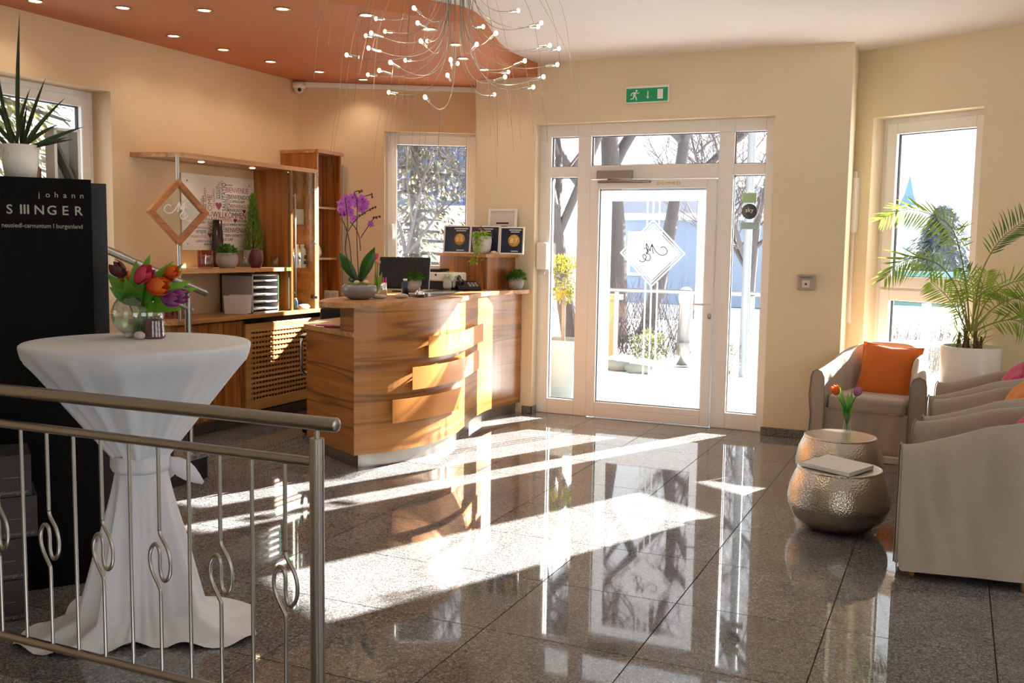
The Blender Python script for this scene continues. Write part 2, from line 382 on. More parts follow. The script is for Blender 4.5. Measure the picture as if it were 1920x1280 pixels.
mb = MB(); mb.box((-.02, -.025, .9), (.035, 0, 2.1), MC); mb.box((.02, -.05, 1.62), (.06, 0, 2.05), MC)
struct(mb, 'trim_2', white_pvc, 'white cable duct in the wall corner', bevel=.004)
# unseen windows added behind and beside the view for daylight fill
for k, (a, b) in enumerate(((.4, 3.2),)):
    win('window_%d' % (k+4), None, frame_m((xr, -3.2, 0), (-1, 0, 0)), a, b, .2, 2.7, .1, .05, .06)
for k, (a, b) in enumerate(((.8, 3.2), (4.2, 6.6))):
    win('window_%d' % (k+6), None, frame_m((xr, yr, 0), (0, -1, 0)), a, b, .3, 2.6, .1, .05, .06)
# ------------------------------------------------------------------ entrance door unit
YD = 8.03; MD = frame_m((0, YD, 0), (1, 0, 0))
d1 = thing('door_1', 'white framed glass entrance door with side lights', None, (-2.35, YD, 0), 0, kind='structure')
X0, X1 = -3.355, -1.338
bars(MD, [(X0, -3.25, 0, 2.515), (-1.42, X1, 0, 2.515), (-3.003, -2.885, 0, 2.41), (-1.792, -1.668, 0, 2.41)], 0, .09, d1, 'post')
bars(MD, [(-3.25, -3.003, 2.41, 2.515), (-2.885, -1.79, 2.41, 2.515), (-1.668, -1.42, 2.41, 2.515), (-3.003, -2.885, 2.41, 2.515), (-1.79, -1.668, 2.41, 2.515)], 0, .09, d1, 'head')
bars(MD, [(-3.25, -3.003, 2.066, 2.158), (-2.885, -1.792, 2.047, 2.163), (-1.668, -1.42, 2.066, 2.158)], 0, .09, d1, 'transom')
bars(MD, [(-3.25, -3.003, 0, .134), (-1.668, -1.42, 0, .134)], 0, .09, d1, 'bottom_rail')
for a, b, c, d in ((-3.25, -3.003, .134, 2.066), (-3.25, -3.003, 2.158, 2.41), (-2.885, -1.792, 2.163, 2.41), (-1.668, -1.42, 2.158, 2.41), (-1.668, -1.42, .134, 2.066)):
    pane(MD, a, b, c, d, .045, d1)
leaf = ring(MD, -2.879, -1.798, .006, 2.042, .078, -.018, .06, d1, 'door_leaf')
mb = MB(); mb.box((-2.80, -.018, .084), (-1.876, .055, .137), MD); mb.build('kick_rail', white_pvc, d1, bevel=.004)
pane(MD, -2.801, -1.864, .137, 1.968, .03, d1)
# frosted film: border and emblem on the door glass
fr = film('frosted_film')
mb = MB(); ya, yb = .0235, .0255
for a, b, c, d in ((-2.795, -2.695, .145, 1.96), (-1.955, -1.87, .145, 1.96), (-2.695, -1.955, 1.862, 1.96), (-2.695, -1.955, .145, .40)): mb.box((a, ya, c), (b, yb, d), MD)
mb.build('frosted_border', fr, d1)
mb = MB(); cx, cz = -2.33, 1.428
def dia(mb, r, w, M, y0, y1, cx, cz, kx=1):
    q = [(0, r), (r*kx, 0), (0, -r), (-r*kx, 0)]; i = [(a*(r-w)/r, b*(r-w)/r) for a, b in q]
    for k in range(4):
        a, b, c, d = q[k], q[(k+1) % 4], i[(k+1) % 4], i[k]
        vs = [M @ Vector((cx+p[0], y, cz+p[1])) for y in (y0, y1) for p in (a, b, c, d)]
        mb.add(vs, [(0, 1, 2, 3), (7, 6, 5, 4), (0, 4, 5, 1), (1, 5, 6, 2), (2, 6, 7, 3), (3, 7, 4, 0)])
dia(mb, .285, .018, MD, ya, yb, cx, cz, 1.0); dia(mb, .252, .012, MD, ya, yb, cx, cz, 1.0)
vs = [MD @ Vector((cx+a, y, cz+b)) for y in (ya, yb) for a, b in ((0, .228), (.228, 0), (0, -.228), (-.228, 0))]
mb.add(vs, [(0, 1, 2, 3), (7, 6, 5, 4)])
for o in (-.052, 0, .052):
    t = abs(o); mb.box((cx+o-.007, ya, cz+.285-t*.9), (cx+o+.007, yb, 1.862), MD); mb.box((cx+o-.007, ya, .40), (cx+o+.007, yb, cz-.285+t*.9), MD)
mb.build('frosted_emblem', fr, d1)
LOGO = [[(-.47, .15), (-.6, .24), (-.78, .16), (-.86, -.04), (-.74, -.2), (-.5, -.22), (-.25, -.05), (-.05, .25), (.02, .38), (-.02, .1), (-.08, -.15)],
        [(.02, .38), (.10, .12), (.12, 0), (.26, .28), (.36, .4), (.30, .1), (.27, -.12), (.34, -.18)],
        [(.5, .1), (.38, .16), (.25, .08), (.22, -.06), (.34, -.12), (.16, -.2), (.08, -.38), (.2, -.55), (.42, -.46), (.54, -.3), (.46, -.2), (.34, -.3), (.40, -.55), (.58, -.62), (.74, -.54)]]
def logo(M, c, s, m, parent, y, flip=1, r=.004, name='emblem_lettering'):
    mb = MB()
    for st in LOGO: mb.tube([M @ Vector((c[0]+p.x*s*flip, y, c[1]+p.y*s)) for p in spline([(a, b, 0) for a, b in st], 5)], r, 5)
    return mb.build(name, m, parent)
logo(MD, (cx+.0, cz+.02), .15, mat('emblem_grey', '6a6a68', .5), d1, .018, -1, .0042)
# door furniture
mb = MB(); mb.box((-2.815, -.055, 2.046), (-2.505, 0, 2.118), MD); cl = mb.build('door_closer', mat('closer_grey', 'a79f95', .35, .6), d1, bevel=.006)
mb = MB(); mb.box((-2.81, -.03, 2.012), (-2.345, -.018, 2.028), MD); mb.tube([MD @ Vector((-2.72, -.03, 2.04)), MD @ Vector((-2.36, -.04, 2.024))], .006, 6); mb.build('closer_arm', steel, cl)
mb = MB(); mb.tube([MD @ Vector(p) for p in ((-1.82, -.02, 1.02), (-1.82, -.06, 1.02), (-1.95, -.06, 1.017))], .009, 8); mb.build('handle', white_pvc, d1)
mb = MB(); mb.lathe([(0, 0), (.014, 0), (.014, .012), (0, .012)], (0, 0, 0), 12); mb.v = [Vector((-1.82+p.x, YD-.018-p.z, .925+p.y*1.6)) for p in mb.v]; mb.build('lock', steel, d1)
text('20·C+M+B·23', .036, frame_m((-2.30, YD-.019, 1.995), (1, 0, 0)), mat('chalk_yellow', 'c79a3c', .9), d1, 'chalk_lettering', width=.2)
# stickers on the right side light
st_m = mat('sticker_dark', '45484a', .5)
mb = MB(); mb.lathe([(0, 0), (.062, 0), (.062, .001), (0, .001)], (0, 0, 0), 28); mb.v = [Vector((-1.538+p.x, YD+.038-p.z, 1.777+p.y)) for p in mb.v]; k = mb.build('sticker', st_m, d1)
text('sky', .05, frame_m((-1.538, YD+.036, 1.772), (1, 0, 0)), mat('sticker_white', 'e8e8e8', .5), k, 'sticker_lettering', align='CENTER')
mb = MB(); mb.box((-1.60, .036, 1.845), (-1.485, .038, 1.925), MD); mb.build('sticker', mat('sticker_green', 'a9c49a', .5), d1)
mb = MB(); mb.box((-1.605, .036, 1.635), (-1.455, .038, 1.69), MD); mb.build('sticker', mat('sticker_teal', '9fbdb8', .5), d1)
# ------------------------------------------------------------------ recessed ceiling spots
spot_face = glow('spot_lamp_glow', 'ffe2ae', 14); spot_ring = mat('spot_ring_brass', 'b99a6a', .3, .8)
def lamp(name, loc, energy, color, radius=.03, spot=None, parent=None):
    d = bpy.data.lights.new(name, 'SPOT' if spot else 'POINT'); d.energy = energy; d.color = color; d.shadow_soft_size = radius
    if spot: d.spot_size = spot; d.spot_blend = .8
    o = bpy.data.objects.new(name, d); COL.objects.link(o); o.location = loc
    if parent is not None: o.parent = parent; o.location = Vector(loc)-parent.location
    return o
SPOTS = [(-5.2, 4.43, 'nearest the plants in the left corner'), (-4.82, 4.75, 'second from the left along the front row'), (-4.38, 4.985, 'third along the front row'), (-3.89, 5.13, 'fourth along the front row'),
         (-5.13, 5.52, 'above the end of the wall shelf'), (-5.13, 6.04, 'above the welcome board'), (-5.1, 6.565, 'above the glass cabinet'), (-5.0, 7.09, 'above the tall shelf'),
         (-3.49, 5.456, 'above the orchid'), (-3.31, 5.95, 'left of the chandelier wires'), (-3.38, 6.467, 'behind the chandelier wires'), (-3.57, 6.96, 'lower one behind the chandelier wires'), (-3.63, 7.458, 'nearest the entrance wall'), (-4.86, 7.55, 'in front of the angled wall window')]
for x, y, w in SPOTS:
    t = thing('ceiling_spot', 'small round recessed ceiling spot %s' % w, 'ceiling light', (x, y, ZO), 0, 'recessed spots in the orange ceiling')
    mb = MB(); mb.lathe([(.036, 0), (.05, 0), (.052, -.004), (.05, -.008), (.038, -.005), (.036, 0)], (x, y, ZO), 24); mb.build('trim_ring', spot_ring, t)
    mb = MB(); mb.lathe([(0, -.003), (.02, -.004), (.037, -.002)], (x, y, ZO), 20); mb.build('lens', spot_face, t)
    lamp('spot_lamp', (x, y, ZO-.02), 5, (1, .86, .70), .03, R(130), t)
# ------------------------------------------------------------------ wall shelf unit on the left wall
XF = -5.108
def plank(pts, z0, z1, m, name, parent=None, bevel=.002): return MB().prism(pts, z0, z1).build(name, m, parent, bevel=bevel)
su = thing('wall_shelf', 'upper wooden shelf board with slanted end and two small lights', 'shelf', (XL, 5.45, 2.07))
plank([(XL, 5.45), (XF-.02, 5.565), (XF, 5.58), (XF, 7.2), (XL, 7.2)], 2.072, 2.106, edge_wood, 'board', su)
for y in (5.95, 6.55):
    MB().lathe([(0, -.002), (.018, -.003), (.024, 0)], (-5.28, y, 2.071), 16).build('shelf_spot', spot_face, su)
    lamp('shelf_lamp', (-5.28, y, 2.06), 1.2, (1, .85, .62), .02, R(130), su)
sl = thing('wall_shelf', 'lower wooden shelf board carrying pots and vases', 'shelf', (XL, 5.45, 1.23))
plank([(XL, 5.44), (XF-.02, 5.53), (XF, 5.55), (XF, 6.83), (XL, 6.83)], 1.234, 1.264, edge_wood, 'board', sl)
# pole with the diamond sign
PX, PY = XF+.035, 5.475
po = thing('sign_pole', 'steel pole with diamond shaped wooden sign at shelf end', 'sign', (PX, PY, .9))
MB().tube([(PX, PY, .9), (PX, PY, 1.47)], .013, 10).build('pole', steel, po)
MB().tube([(PX, PY, 1.87), (PX, PY, 2.08)], .013, 10).build('pole', steel, po)
MS = frame_m((PX, PY, 1.675), (.30, .954, 0)); ow = wood('sign_frame_wood', ['a9683f', 'b97849', 'c58a5a', '8f5732'], 1, .4, .6)
mb = MB(); dia(mb, .238, .055, MS, -.022, .022, 0, 0, 1.0); mb.build('frame', ow, po, bevel=.003)
vs = [MS @ Vector((a, y, b)) for y in (-.003, .003) for a, b in ((0, .19), (.19, 0), (0, -.19), (-.19, 0))]
MB().add(vs, [(3, 2, 1, 0), (4, 5, 6, 7), (0, 1, 5, 4), (1, 2, 6, 5), (2, 3, 7, 6), (3, 0, 4, 7)]).build('glass_plate', glass('sign_glass', (.9, .93, .95, 1), .12), po)
logo(MS, (0, .02), .13, mat('emblem_white', 'f4f2ee', .5), po, -.008, 1, .0045)
# welcome board
PB = frame_m((XL, 5.95, 1.40), (0, 1, 0)); bd = thing('welcome_board', 'white board printed with welcome in many languages', 'poster', (XL, 6.38, 1.40))
MB().box((0, -.018, 0), (.862, -.008, .597), PB).build('panel', mat('board_white', 'e9e2dc', .3), bd)
for a, b in ((.06, .54), (.80, .54), (.06, .05), (.80, .05)):
    mb = MB(); mb.lathe([(.007, 0), (.007, .014), (0, .014)], (0, 0, 0), 10); mb.v = [PB @ Vector((a+p.x, -.006-p.z, b+p.y)) for p in mb.v]; mb.build('screw', steel, bd)
WC = {'k': mat('print_black', '2a2326', .6), 'p': mat('print_pink', 'a8506a', .6), 'o': mat('print_orange', 'c07a52', .6), 'r': mat('print_red', '7d1a2c', .6), 'g': mat('print_grey', '77706e', .6)}
# words: text, left/bottom in 0..1 of the board, width share, height share, colour, upright
WORDS = [('BIENVENUE', .585, .79, .325, .075, 'p', 0), ('BIENVENIDOS', .62, .705, .32, .062, 'k', 0), ('ZAPRASZAMY', .655, .655, .21, .038, 'k', 0), ('BENVINGUTS', .65, .585, .295, .052, 'p', 0),
         ('BINVIGNUT', .615, .53, .205, .045, 'k', 0), ('WILLKOMMEN', .40, .44, .475, .085, 'r', 0), ('VELKOMMEN', .405, .39, .26, .05, 'o', 0), ('SHE KON', .735, .39, .14, .04, 'k', 0),
         ('VÄLKOMMEN WITAM', .53, .335, .35, .035, 'k', 0), ('BENVENUTI', .57, .245, .335, .07, 'r', 0), ('BEN VENIOS', .57, .185, .25, .04, 'k', 0), ('ILO LAP', .53, .13, .15, .04, 'k', 0), ('BUN VENIT', .28, .065, .15, .03, 'k', 0),
         ('VITEJTE', .175, .225, .135, .042, 'k', 0), ('FOGADTATÁS', .08, .165, .235, .035, 'o', 0), ('TERVETULOA', .15, .285, .165, .025, 'g', 0), ('DOBRO', .21, .355, .10, .035, 'p', 0), ('NAMASTE', .235, .40, .09, .035, 'g', 0), ('AAPKA SVAGAT', .175, .105, .22, .032, 'g', 0), ('BEM-VINDO', .585, .88, .10, .02, 'g', 0),
         ('WELCOME', .395, .24, .5, .062, 'o', 1), ('SALUTATIO', .585, .53, .385, .05, 'k', 1), ('BIENVENI', .62, .53, .23, .03, 'k', 1), ('LALI', .648, .585, .1, .03, 'k', 1), ('AASANTU', .51, .69, .23, .032, 'k', 1), ('CHAO MUNG', .54, .69, .25, .025, 'g', 1), ('SANSOSÉ', .475, .69, .17, .024, 'g', 1),
         ('ONGI', .318, .48, .13, .032, 'k', 1), ('SELAMAT', .318, .64, .19, .032, 'p', 1), ('TITAMBIRE', .285, .52, .2, .02, 'k', 1), ('MIRWALAA', .255, .5, .18, .016, 'g', 1), ('VELKOMIN', .435, .56, .26, .03, 'o', 1), ('KARIBU', .44, .16, .21, .035, 'k', 1), ('DOBRODOŠLI', .485, .02, .36, .035, 'p', 1), ('MARHABA', .525, .08, .28, .038, 'k', 1), ('TERE', .565, .2, .14, .028, 'g', 1), ('WITAJCIE', .925, .28, .26, .025, 'o', 1)]
for w, a, b, ww, hh, c, up in WORDS:
    sz = hh*.6/.72 if not up else hh*.86/.72; o = PB @ Vector((a*.862, -.0185, b*.597))
    M = frame_m(o, (0, 1, 0)) if not up else frame_m(o, (0, 0, 1), (0, -1, 0))
    text(w, sz, M, WC[c], bd, 'printed_word', width=ww*(.862 if not up else .597))
for a, b, s, c in ((.485, .60, .09, 'p'), (.85, .545, .05, 'r'), (.715, .41, .05, 'r'), (.36, .205, .06, 'p'), (.27, .51, .03, 'r')):
    pts = []
    for k in range(24):
        t = 2*math.pi*k/24; pts.append((16*math.sin(t)**3/34, (13*math.cos(t)-5*math.cos(2*t)-2*math.cos(3*t)-math.cos(4*t))/34))
    MB().add([PB @ Vector((a*.862+p[0]*s*.9, -.0186, b*.597+p[1]*s*.9)) for p in pts], [tuple(range(24))]).build('printed_heart', WC[c], bd)
# glass cabinet
gc = thing('glass_cabinet', 'tall display cabinet with glass door on the worktop', 'cabinet', (XL, 7.0, .9))
MB().box((XL, 6.83, .9), (XF-.002, 6.86, 2.072)).build('side_panel', wdv, gc, bevel=.002)
MB().box((XL, 7.165, .9), (XF, 7.198, 2.072)).build('side_panel', edge_wood, gc, bevel=.002)
MB().box((XL, 6.86, .9), (XL+.015, 7.165, 2.072)).build('back_panel', wdv, gc)
cg = glass('cabinet_glass', (.93, .97, .95, 1), .1); ge = glass('glass_edge_green', (.35, .75, .6, 1), .2)
dr = MB().box((XF+.004, 6.79, .905), (XF+.010, 7.185, 2.066)).build('door', cg, gc)
MB().box((XF+.003, 6.785, .905), (XF+.011, 6.79, 2.066)).build('polished_edge', ge, dr)
MB().tube([(XF+.012, 6.835, 1.86), (XF+.04, 6.835, 1.86), (XF+.04, 6.835, 1.88), (XF+.04, 6.835, 1.02), (XF+.04, 6.835, 1.05), (XF+.012, 6.835, 1.05)], .007, 8).build('handle', steel, dr)
for z in (1.93, 1.47, 1.0): MB().box((XF-.03, 7.14, z-.016), (XF+.02, 7.175, z+.016)).build('hinge', chrome, dr, bevel=.004)
for z in (1.62, 1.25): MB().box((XL+.02, 6.862, z), (XF-.02, 7.163, z+.006)).build('shelf', cg, gc)
# tall open corner shelf
ts = thing('corner_shelf', 'tall open wooden corner shelf beside the glass cabinet', 'shelf', (XL, 7.38, .9))
PT = [(XL, 7.2), (XF, 7.2), (XF, 7.57), (-5.31, 7.57), (XL, 7.465)]
plank([(XL, 7.19), (XF+.02, 7.19), (XF+.02, 7.59), (-5.28, 7.59), (XL, 7.465)], 2.25, 2.28, edge_wood, 'top', ts)
MB().box((XL, 7.2, 2.1), (XF, 7.225, 2.25)).build('side_panel', wdv, ts)
MB().box((XL, 7.2, .9), (XF, 7.225, 2.1)).build('side_panel', edge_wood, ts)
MB().box((-5.31, 7.545, .9), (XF, 7.57, 2.25)).build('side_panel', wdv, ts)
plank([(XL, 7.43), (-5.3, 7.54), (-5.3, 7.56), (XL, 7.46)], .9, 2.25, wdv, 'back_panel', ts)
for z in (1.79, 1.34): plank([(XL, 7.226), (XF-.03, 7.226), (XF-.03, 7.544), (-5.3, 7.544), (XL, 7.43)], z-.018, z, edge_wood, 'shelf', ts)
rr = MB(); rr.tube([(XF+.0, 7.6, .93), (XF+.0, 7.6, 2.17)], .006, 8)
for z in (1.0, 1.6, 2.13): rr.tube([(XF-.03, 7.572, z), (XF, 7.6, z)], .004, 6)
rr.build('steel_rod', steel, ts)
# worktop and base cabinets
one(MB().prism([(XL, 5.40), (-5.11, 5.40), (-5.07, 5.44), (-5.07, 7.58), (-5.31, 7.58), (XL, 7.46)], .868, .899), 'worktop', edge_wood, 'long wooden worktop under the wall shelf', 'worktop', bevel=.003)
def cab(y0, y1, label, kind):
    t = thing('base_cabinet', label, 'cabinet', (XL, (y0+y1)/2, 0))
    MB().box((XL, y0+.002, .10), (-5.13, y1-.002, .866)).build('body', wdv if kind else mat('cabinet_dark', '1c120b', .8), t, bevel=.002)
    MB().box((XL, y0+.002, 0), (-5.2, y1-.002, .10)).build('plinth', mat('plinth_grey', '77726c', .35, .5), t)
    return t
c1 = cab(5.44, 5.98, 'wooden base cabinet left part with narrow doors and a small knob', 1)
for a, b in ((5.452, 5.70), (5.706, 5.972)):
    q = MB().box((-5.13, a, .115), (-5.11, b, .85)).build('door', wdv, c1, bevel=.002)
    if a > 5.6: MB().ball((-5.098, a+.05, .775), .012, 10, 6).build('knob', chrome, q)
c2 = cab(5.98, 6.22, 'narrow plain wooden base cabinet beside the lattice front', 1)
MB().box((-5.13, 5.986, .115), (-5.11, 6.214, .85)).build('door', wdv, c2, bevel=.002)
c3 = cab(6.22, 7.55, 'base cabinet with perforated wooden lattice front', 0)
lw = wood('lattice_wood', ['b98248', 'c99557', 'd7a868', '9a6a36'], 1, .4, .6)
fa = MB(); 
for a, b, c, d in ((6.235, 6.30, .115, .82), (7.47, 7.53, .115, .82), (6.30, 7.47, .115, .20), (6.30, 7.47, .75, .82)): fa.box((-5.13, a, c), (-5.108, b, d))
fa.build('door_frame', lw, c3, bevel=.002)
for k in range(13):
    z = .222+k*.041
    MB().box((-5.124, 6.295, z), (-5.112, 7.475, z+.022)).build('slat', lw, c3)
for k in range(29):
    y = 6.325+k*.04
    MB().box((-5.130, y, .20), (-5.1245, y+.018, .75)).build('slat', lw, c3)
# ------------------------------------------------------------------ things on the shelves
ml = aty
pinkglass = glass('pink_glass', (.78, .55, .6, 1), .25); clear = glass('clear_glass', (.94, .97, .97, 1), .15)
stone_grey = mat('cement_pot', 'a39c95', .85); bump(stone_grey, noise(stone_grey, coords(stone_grey), 60, 4), .3, .002)
moss = leafmat('moss_green', '2f5a17', '5c8a2a', .25); grass_m = leafmat('cypress_green', '3c6b1c', '7a9a3a', .3)
soil = mat('soil', '2b2018', .95)
def tuft(c, rx, rz, n, m, parent, name='foliage', ln=.035, wid=.008):
    mb = MB(); c = Vector(c); mb.ball(c+Vector((0, 0, rz*.05)), rx*.8, 10, 6, (1, 1, rz/rx*.8))
    for i in range(n):
        a = random.uniform(0, 2*math.pi); t = math.acos(random.uniform(-.15, 1)); d = Vector((math.sin(t)*math.cos(a), math.sin(t)*math.sin(a), math.cos(t)))
        p = c+Vector((d.x*rx*.78, d.y*rx*.78, d.z*rz*.78)); q = (d+Vector((random.uniform(-.5, .5), random.uniform(-.5, .5), random.uniform(-.2, .5)))).normalized()
        mb.leaf(p, q, ln*random.uniform(.6, 1.1), wid, Vector((random.uniform(-1, 1), random.uniform(-1, 1), 1)), .4, 2)
    return mb.build(name, m, parent)
def pot(c, r, h, m, parent, name='pot', base=.7, lip=.95, seg=28):
    pr = [(0, 0), (r*base, 0), (r*.93, h*.3), (r, h*.55), (r*lip, h), (r*lip-.008, h), (r*lip-.012, h*.85), (0, h*.85)]
    return MB().lathe(pr, c, seg).build(name, m, parent)
def mosspot(x, y, z, r, h, m, label, fr=None, fz=None, n=500, fm=None, ln=.035, name='potted_moss'):
    t = thing(name, label, 'plant', (x, y, z)); pot((x, y, z), r, h, m, t); tuft((x, y, z+h*.93), fr or r, fz or r*.9, n, fm or moss, t, ln=ln); return t
SZ = 1.264; SX = -5.27
def sy(px): return atx(px, 480, SX).y
t = thing('glass_votive', 'pink ribbed glass votive at left of lower shelf', 'vase', (SX, sy(385), SZ))
MB().lathe([(0, .004), (.055, .004), (.06, .02), (.06, .14), (.055, .14), (.055, .02), (0, .015)], (SX, sy(385), SZ), 32, f=lambda a, r, z: r*(1+.025*math.cos(14*a+z*120))).build('bowl', pinkglass, t)
mosspot(SX+.03, sy(420), SZ, .085, .12, stone_grey, 'round cement pot with dark green moss on lower shelf', .083, .075)
bv = mat('dark_vase', '2c2025', .25)
t = thing('tall_vase', 'tall tapered dark brown vase in front of welcome board', 'vase', (SX-.15, sy(433)+.02, SZ))
MB().lathe([(0, 0), (.055, 0), (.05, .1), (.035, .38), (.032, .38), (.04, .1), (0, .05)], (SX-.15, sy(433)+.02, SZ), 28).build('body', bv, t)
t = thing('small_bottle', 'small clear glass bottle on lower shelf', 'bottle', (SX+.05, sy(449), SZ))
MB().lathe([(0, 0), (.034, 0), (.036, .05), (.032, .075), (.014, .09), (.014, .105), (.018, .11), (.011, .11), (.011, .09), (.03, .07), (.032, .01), (0, .008)], (SX+.05, sy(449), SZ), 22).build('body', clear, t)
t = thing('ribbed_vase', 'burgundy ribbed egg shaped vase beside the little cypress', 'vase', (SX+.09, sy(466)-.02, SZ))
MB().lathe([(0, 0)]+[(.058*math.sin(math.pi*(.18+.72*k/24))**.7*(1+.05*math.cos(k*math.pi)), k*.155/24) for k in range(25)]+[(0, .15)], (SX+.09, sy(466)-.02, SZ), 28).build('body', mat('burgundy', '5a1f2a', .35), t)
cy = thing('potted_cypress', 'small bushy cypress in grey pot on lower shelf', 'plant', (SX-.08, sy(481)+.06, SZ))
pot((SX-.08, sy(481)+.06, SZ), .08, .14, stone_grey, cy)
mb = MB(); c = Vector((SX-.08, sy(481)+.06, SZ+.12))
MB().tube([c, c+Vector((0, 0, .42))], .006, 6).build('stem', soil, cy)
for i in range(1500):
    h = random.random()**1.2; r = .098*(1-h)**.8*min(1, (h+.12)*5)*random.uniform(.55, 1); a = random.uniform(0, 6.283)
    p = c+Vector((r*math.cos(a), r*math.sin(a), h*.46)); mb.leaf(p, Vector((math.cos(a)*.5, math.sin(a)*.5, 1.2)), random.uniform(.03, .06), .007, Vector((math.cos(a), math.sin(a), 0)), -.3, 2)
mb.build('foliage', grass_m, cy)
t = thing('drinking_glass', 'small faceted tumbler at right end of lower shelf', 'glass', (SX+.06, sy(505), SZ))
MB().lathe([(0, 0), (.03, 0), (.036, .085), (.032, .085), (.027, .01), (0, .01)], (SX+.06, sy(505), SZ), 10).build('body', clear, t)
# on the worktop
WZ = .899; wx = -5.2
y0, y1 = atx(450, 560, -5.15).y, 6.75
t = thing('letter_tray', 'grey paper organiser with five open trays on worktop', 'organiser', (-5.3, 6.5, WZ)); lg = mat('tray_grey', 'b3aeaa', .5)
mb = MB(); ya, yb = 6.36, 6.70; xa, xb = -5.46, -5.14
for q in (((xa, ya, WZ), (xb, ya+.012, WZ+.31)), ((xa, yb-.012, WZ), (xb, yb, WZ+.31)), ((xa, ya, WZ+.3), (xb, yb, WZ+.312)), ((xa, ya, WZ), (xa+.012, yb, WZ+.31)), ((xa, ya, WZ), (xb, yb, WZ+.01))): mb.box(*q)
mb.build('case', lg, t)
for k in range(5):
    z = WZ+.02+k*.057; q = MB().box((xa+.02, ya+.014, z), (xb+.004, yb-.014, z+.006)).build('tray', white_paint, t)
    MB().box((xb-.002, ya+.014, z), (xb+.004, yb-.014, z+.018)).build('tray_lip', white_paint, q)
    MB().box((xa+.04, ya+.03, z+.007), (xb-.03, yb-.03, z+.007+random.uniform(.004, .016))).build('paper', mat('paper', 'e8e6e2', .8), q)
t = thing('folded_card', 'folded blank white card standing on the worktop', 'card', (-5.17, 6.22, WZ)); cm = mat('card_white', 'd9d2cc', .8)
for sgn in (-1, 1):
    M = Matrix.Translation((-5.17, 6.22, WZ)) @ Matrix.Rotation(R(25), 4, 'Z') @ Matrix.Rotation(R(16*sgn), 4, 'X')
    MB().box((-.09, -.001-.045*sgn, .02), (.09, .001-.045*sgn, .17), M).build('leaf', cm, t)
for px, lab, h in ((316, 'ridged lilac glass lantern at the left end of the worktop', .13), (341, 'small pink glass lantern beside the steel post', .10)):
    p = atz(px, 596, WZ+.003); p.x = max(p.x, -5.42)
    t = thing('glass_lantern', lab, 'lantern', (p.x, p.y, WZ)); MB().lathe([(0, 0), (.04, 0)]+[(.045+.003*(k % 2), .01+k*h/10) for k in range(11)]+[(.04, h), (.038, .02), (0, .012)], (p.x, p.y, WZ), 24).build('body', pinkglass, t)
# inside the glass cabinet
def bottle(x, y, z, r, h, m, label, capm=None, group=None, cat='bottle'):
    t = thing('bottle', label, cat, (x, y, z), 0, group)
    MB().lathe([(0, 0), (r, 0), (r, h*.75), (r*.55, h*.85), (r*.5, h*.88)], (x, y, z), 18).build('body', m, t)
    MB().lathe([(r*.5, h*.88), (r*.55, h*.88), (r*.55, h), (0, h)], (x, y, z), 14).build('cap', capm or m, t); return t
wbm = mat('bottle_white', 'efebe4', .35); blue_m = mat('bottle_blue', '4a7aa6', .25); dk = mat('label_dark', '4a4640', .5)
for k, (x, y) in enumerate(((-5.2, 7.03), (-5.2, 7.11))):
    t = bottle(x, y, 1.256, .034, .2, wbm, 'white lotion bottle with dark round label, %s of two in glass cabinet' % ('left' if k == 0 else 'right'), group='lotion bottles')
    MB().lathe([(0, 0), (.018, 0), (.018, .002), (0, .002)], (0, 0, 0), 16); q = MB(); q.lathe([(0, 0), (.018, 0), (.018, .002), (0, .002)], (0, 0, 0), 16)
    q.v = [Vector((x+.034+p.z, y-.004+p.x, 1.256+.09+p.y)) for p in q.v]; q.build('label_print', dk, t); MB().box((x+.028, y-.02, 1.256+.03), (x+.0352, y+.015, 1.256+.058)).build('label_print', dk, t)
for k, (x, y, z, r, h) in enumerate(((-5.22, 6.89, 1.256, .026, .17), (-5.18, 6.945, 1.256, .02, .13), (-5.17, 6.88, .9, .022, .13), (-5.14, 6.93, .9, .018, .10))):
    bottle(x, y, z, r, h, blue_m, ('taller blue', 'shorter blue', 'blue capped', 'small blue')[k]+' bottle on %s of glass cabinet' % ('middle shelf' if z > 1 else 'floor'), wbm)
one(MB().box((-5.24, 7.04, 1.627), (-5.21, 7.15, 1.76)), 'picture_card', mat('card_pale', 'c9d2d2', .5), 'pale card leaning on upper shelf of glass cabinet', 'card', bevel=.003)
one(MB().box((-5.24, 6.88, 1.627), (-5.2, 6.98, 1.66)), 'soap_box', wbm, 'small white box on upper shelf of glass cabinet', 'box', bevel=.004)
one(MB().box((-5.33, 6.92, .9), (-5.2, 7.12, .97)), 'folded_towel', mat('towel_red', '7d4a3c', .95), 'folded rust coloured towel at bottom of glass cabinet', 'towel', bevel=.02, seg=3)
one(MB().lathe([(0, 0), (.035, 0), (.04, .02), (.03, .04), (0, .045)], (-5.13, 7.02, .9), 16, 1, 2.2), 'scallop_soap', mat('soap_beige', 'cdbfae', .7), 'beige shell shaped soap behind the cabinet glass', 'soap')
# on the corner shelf
t = bottle(-5.16, 7.29, 1.79, .03, .12, clear, 'small glass jar on upper shelf of the corner shelf', cat='jar')
mb = MB(); mb.lathe([(0, 0), (.04, .002), (.062, .012), (.064, .014), (.04, .008), (0, .006)], (0, 0, 0), 24); mb.v = [Vector((-5.17+p.z*.9-p.y*.2, 7.27+p.x, 1.405+p.y)) for p in mb.v]
one(mb, 'white_plate', white_paint, 'small white plate leaning in the corner shelf', 'plate')
t = thing('power_socket', 'white double power socket at foot of corner shelf', 'socket', (-5.15, 7.545, 1.0)); 
MB().box((-5.27, 7.535, .96), (-5.12, 7.5445, 1.04)).build('plate', white_paint, t, bevel=.003)
for k in (-5.232, -5.158): MB().box((k-.024, 7.532, .976), (k+.024, 7.536, 1.024)).build('insert', mat('socket_insert', 'd6d2cc', .4), t, bevel=.002)
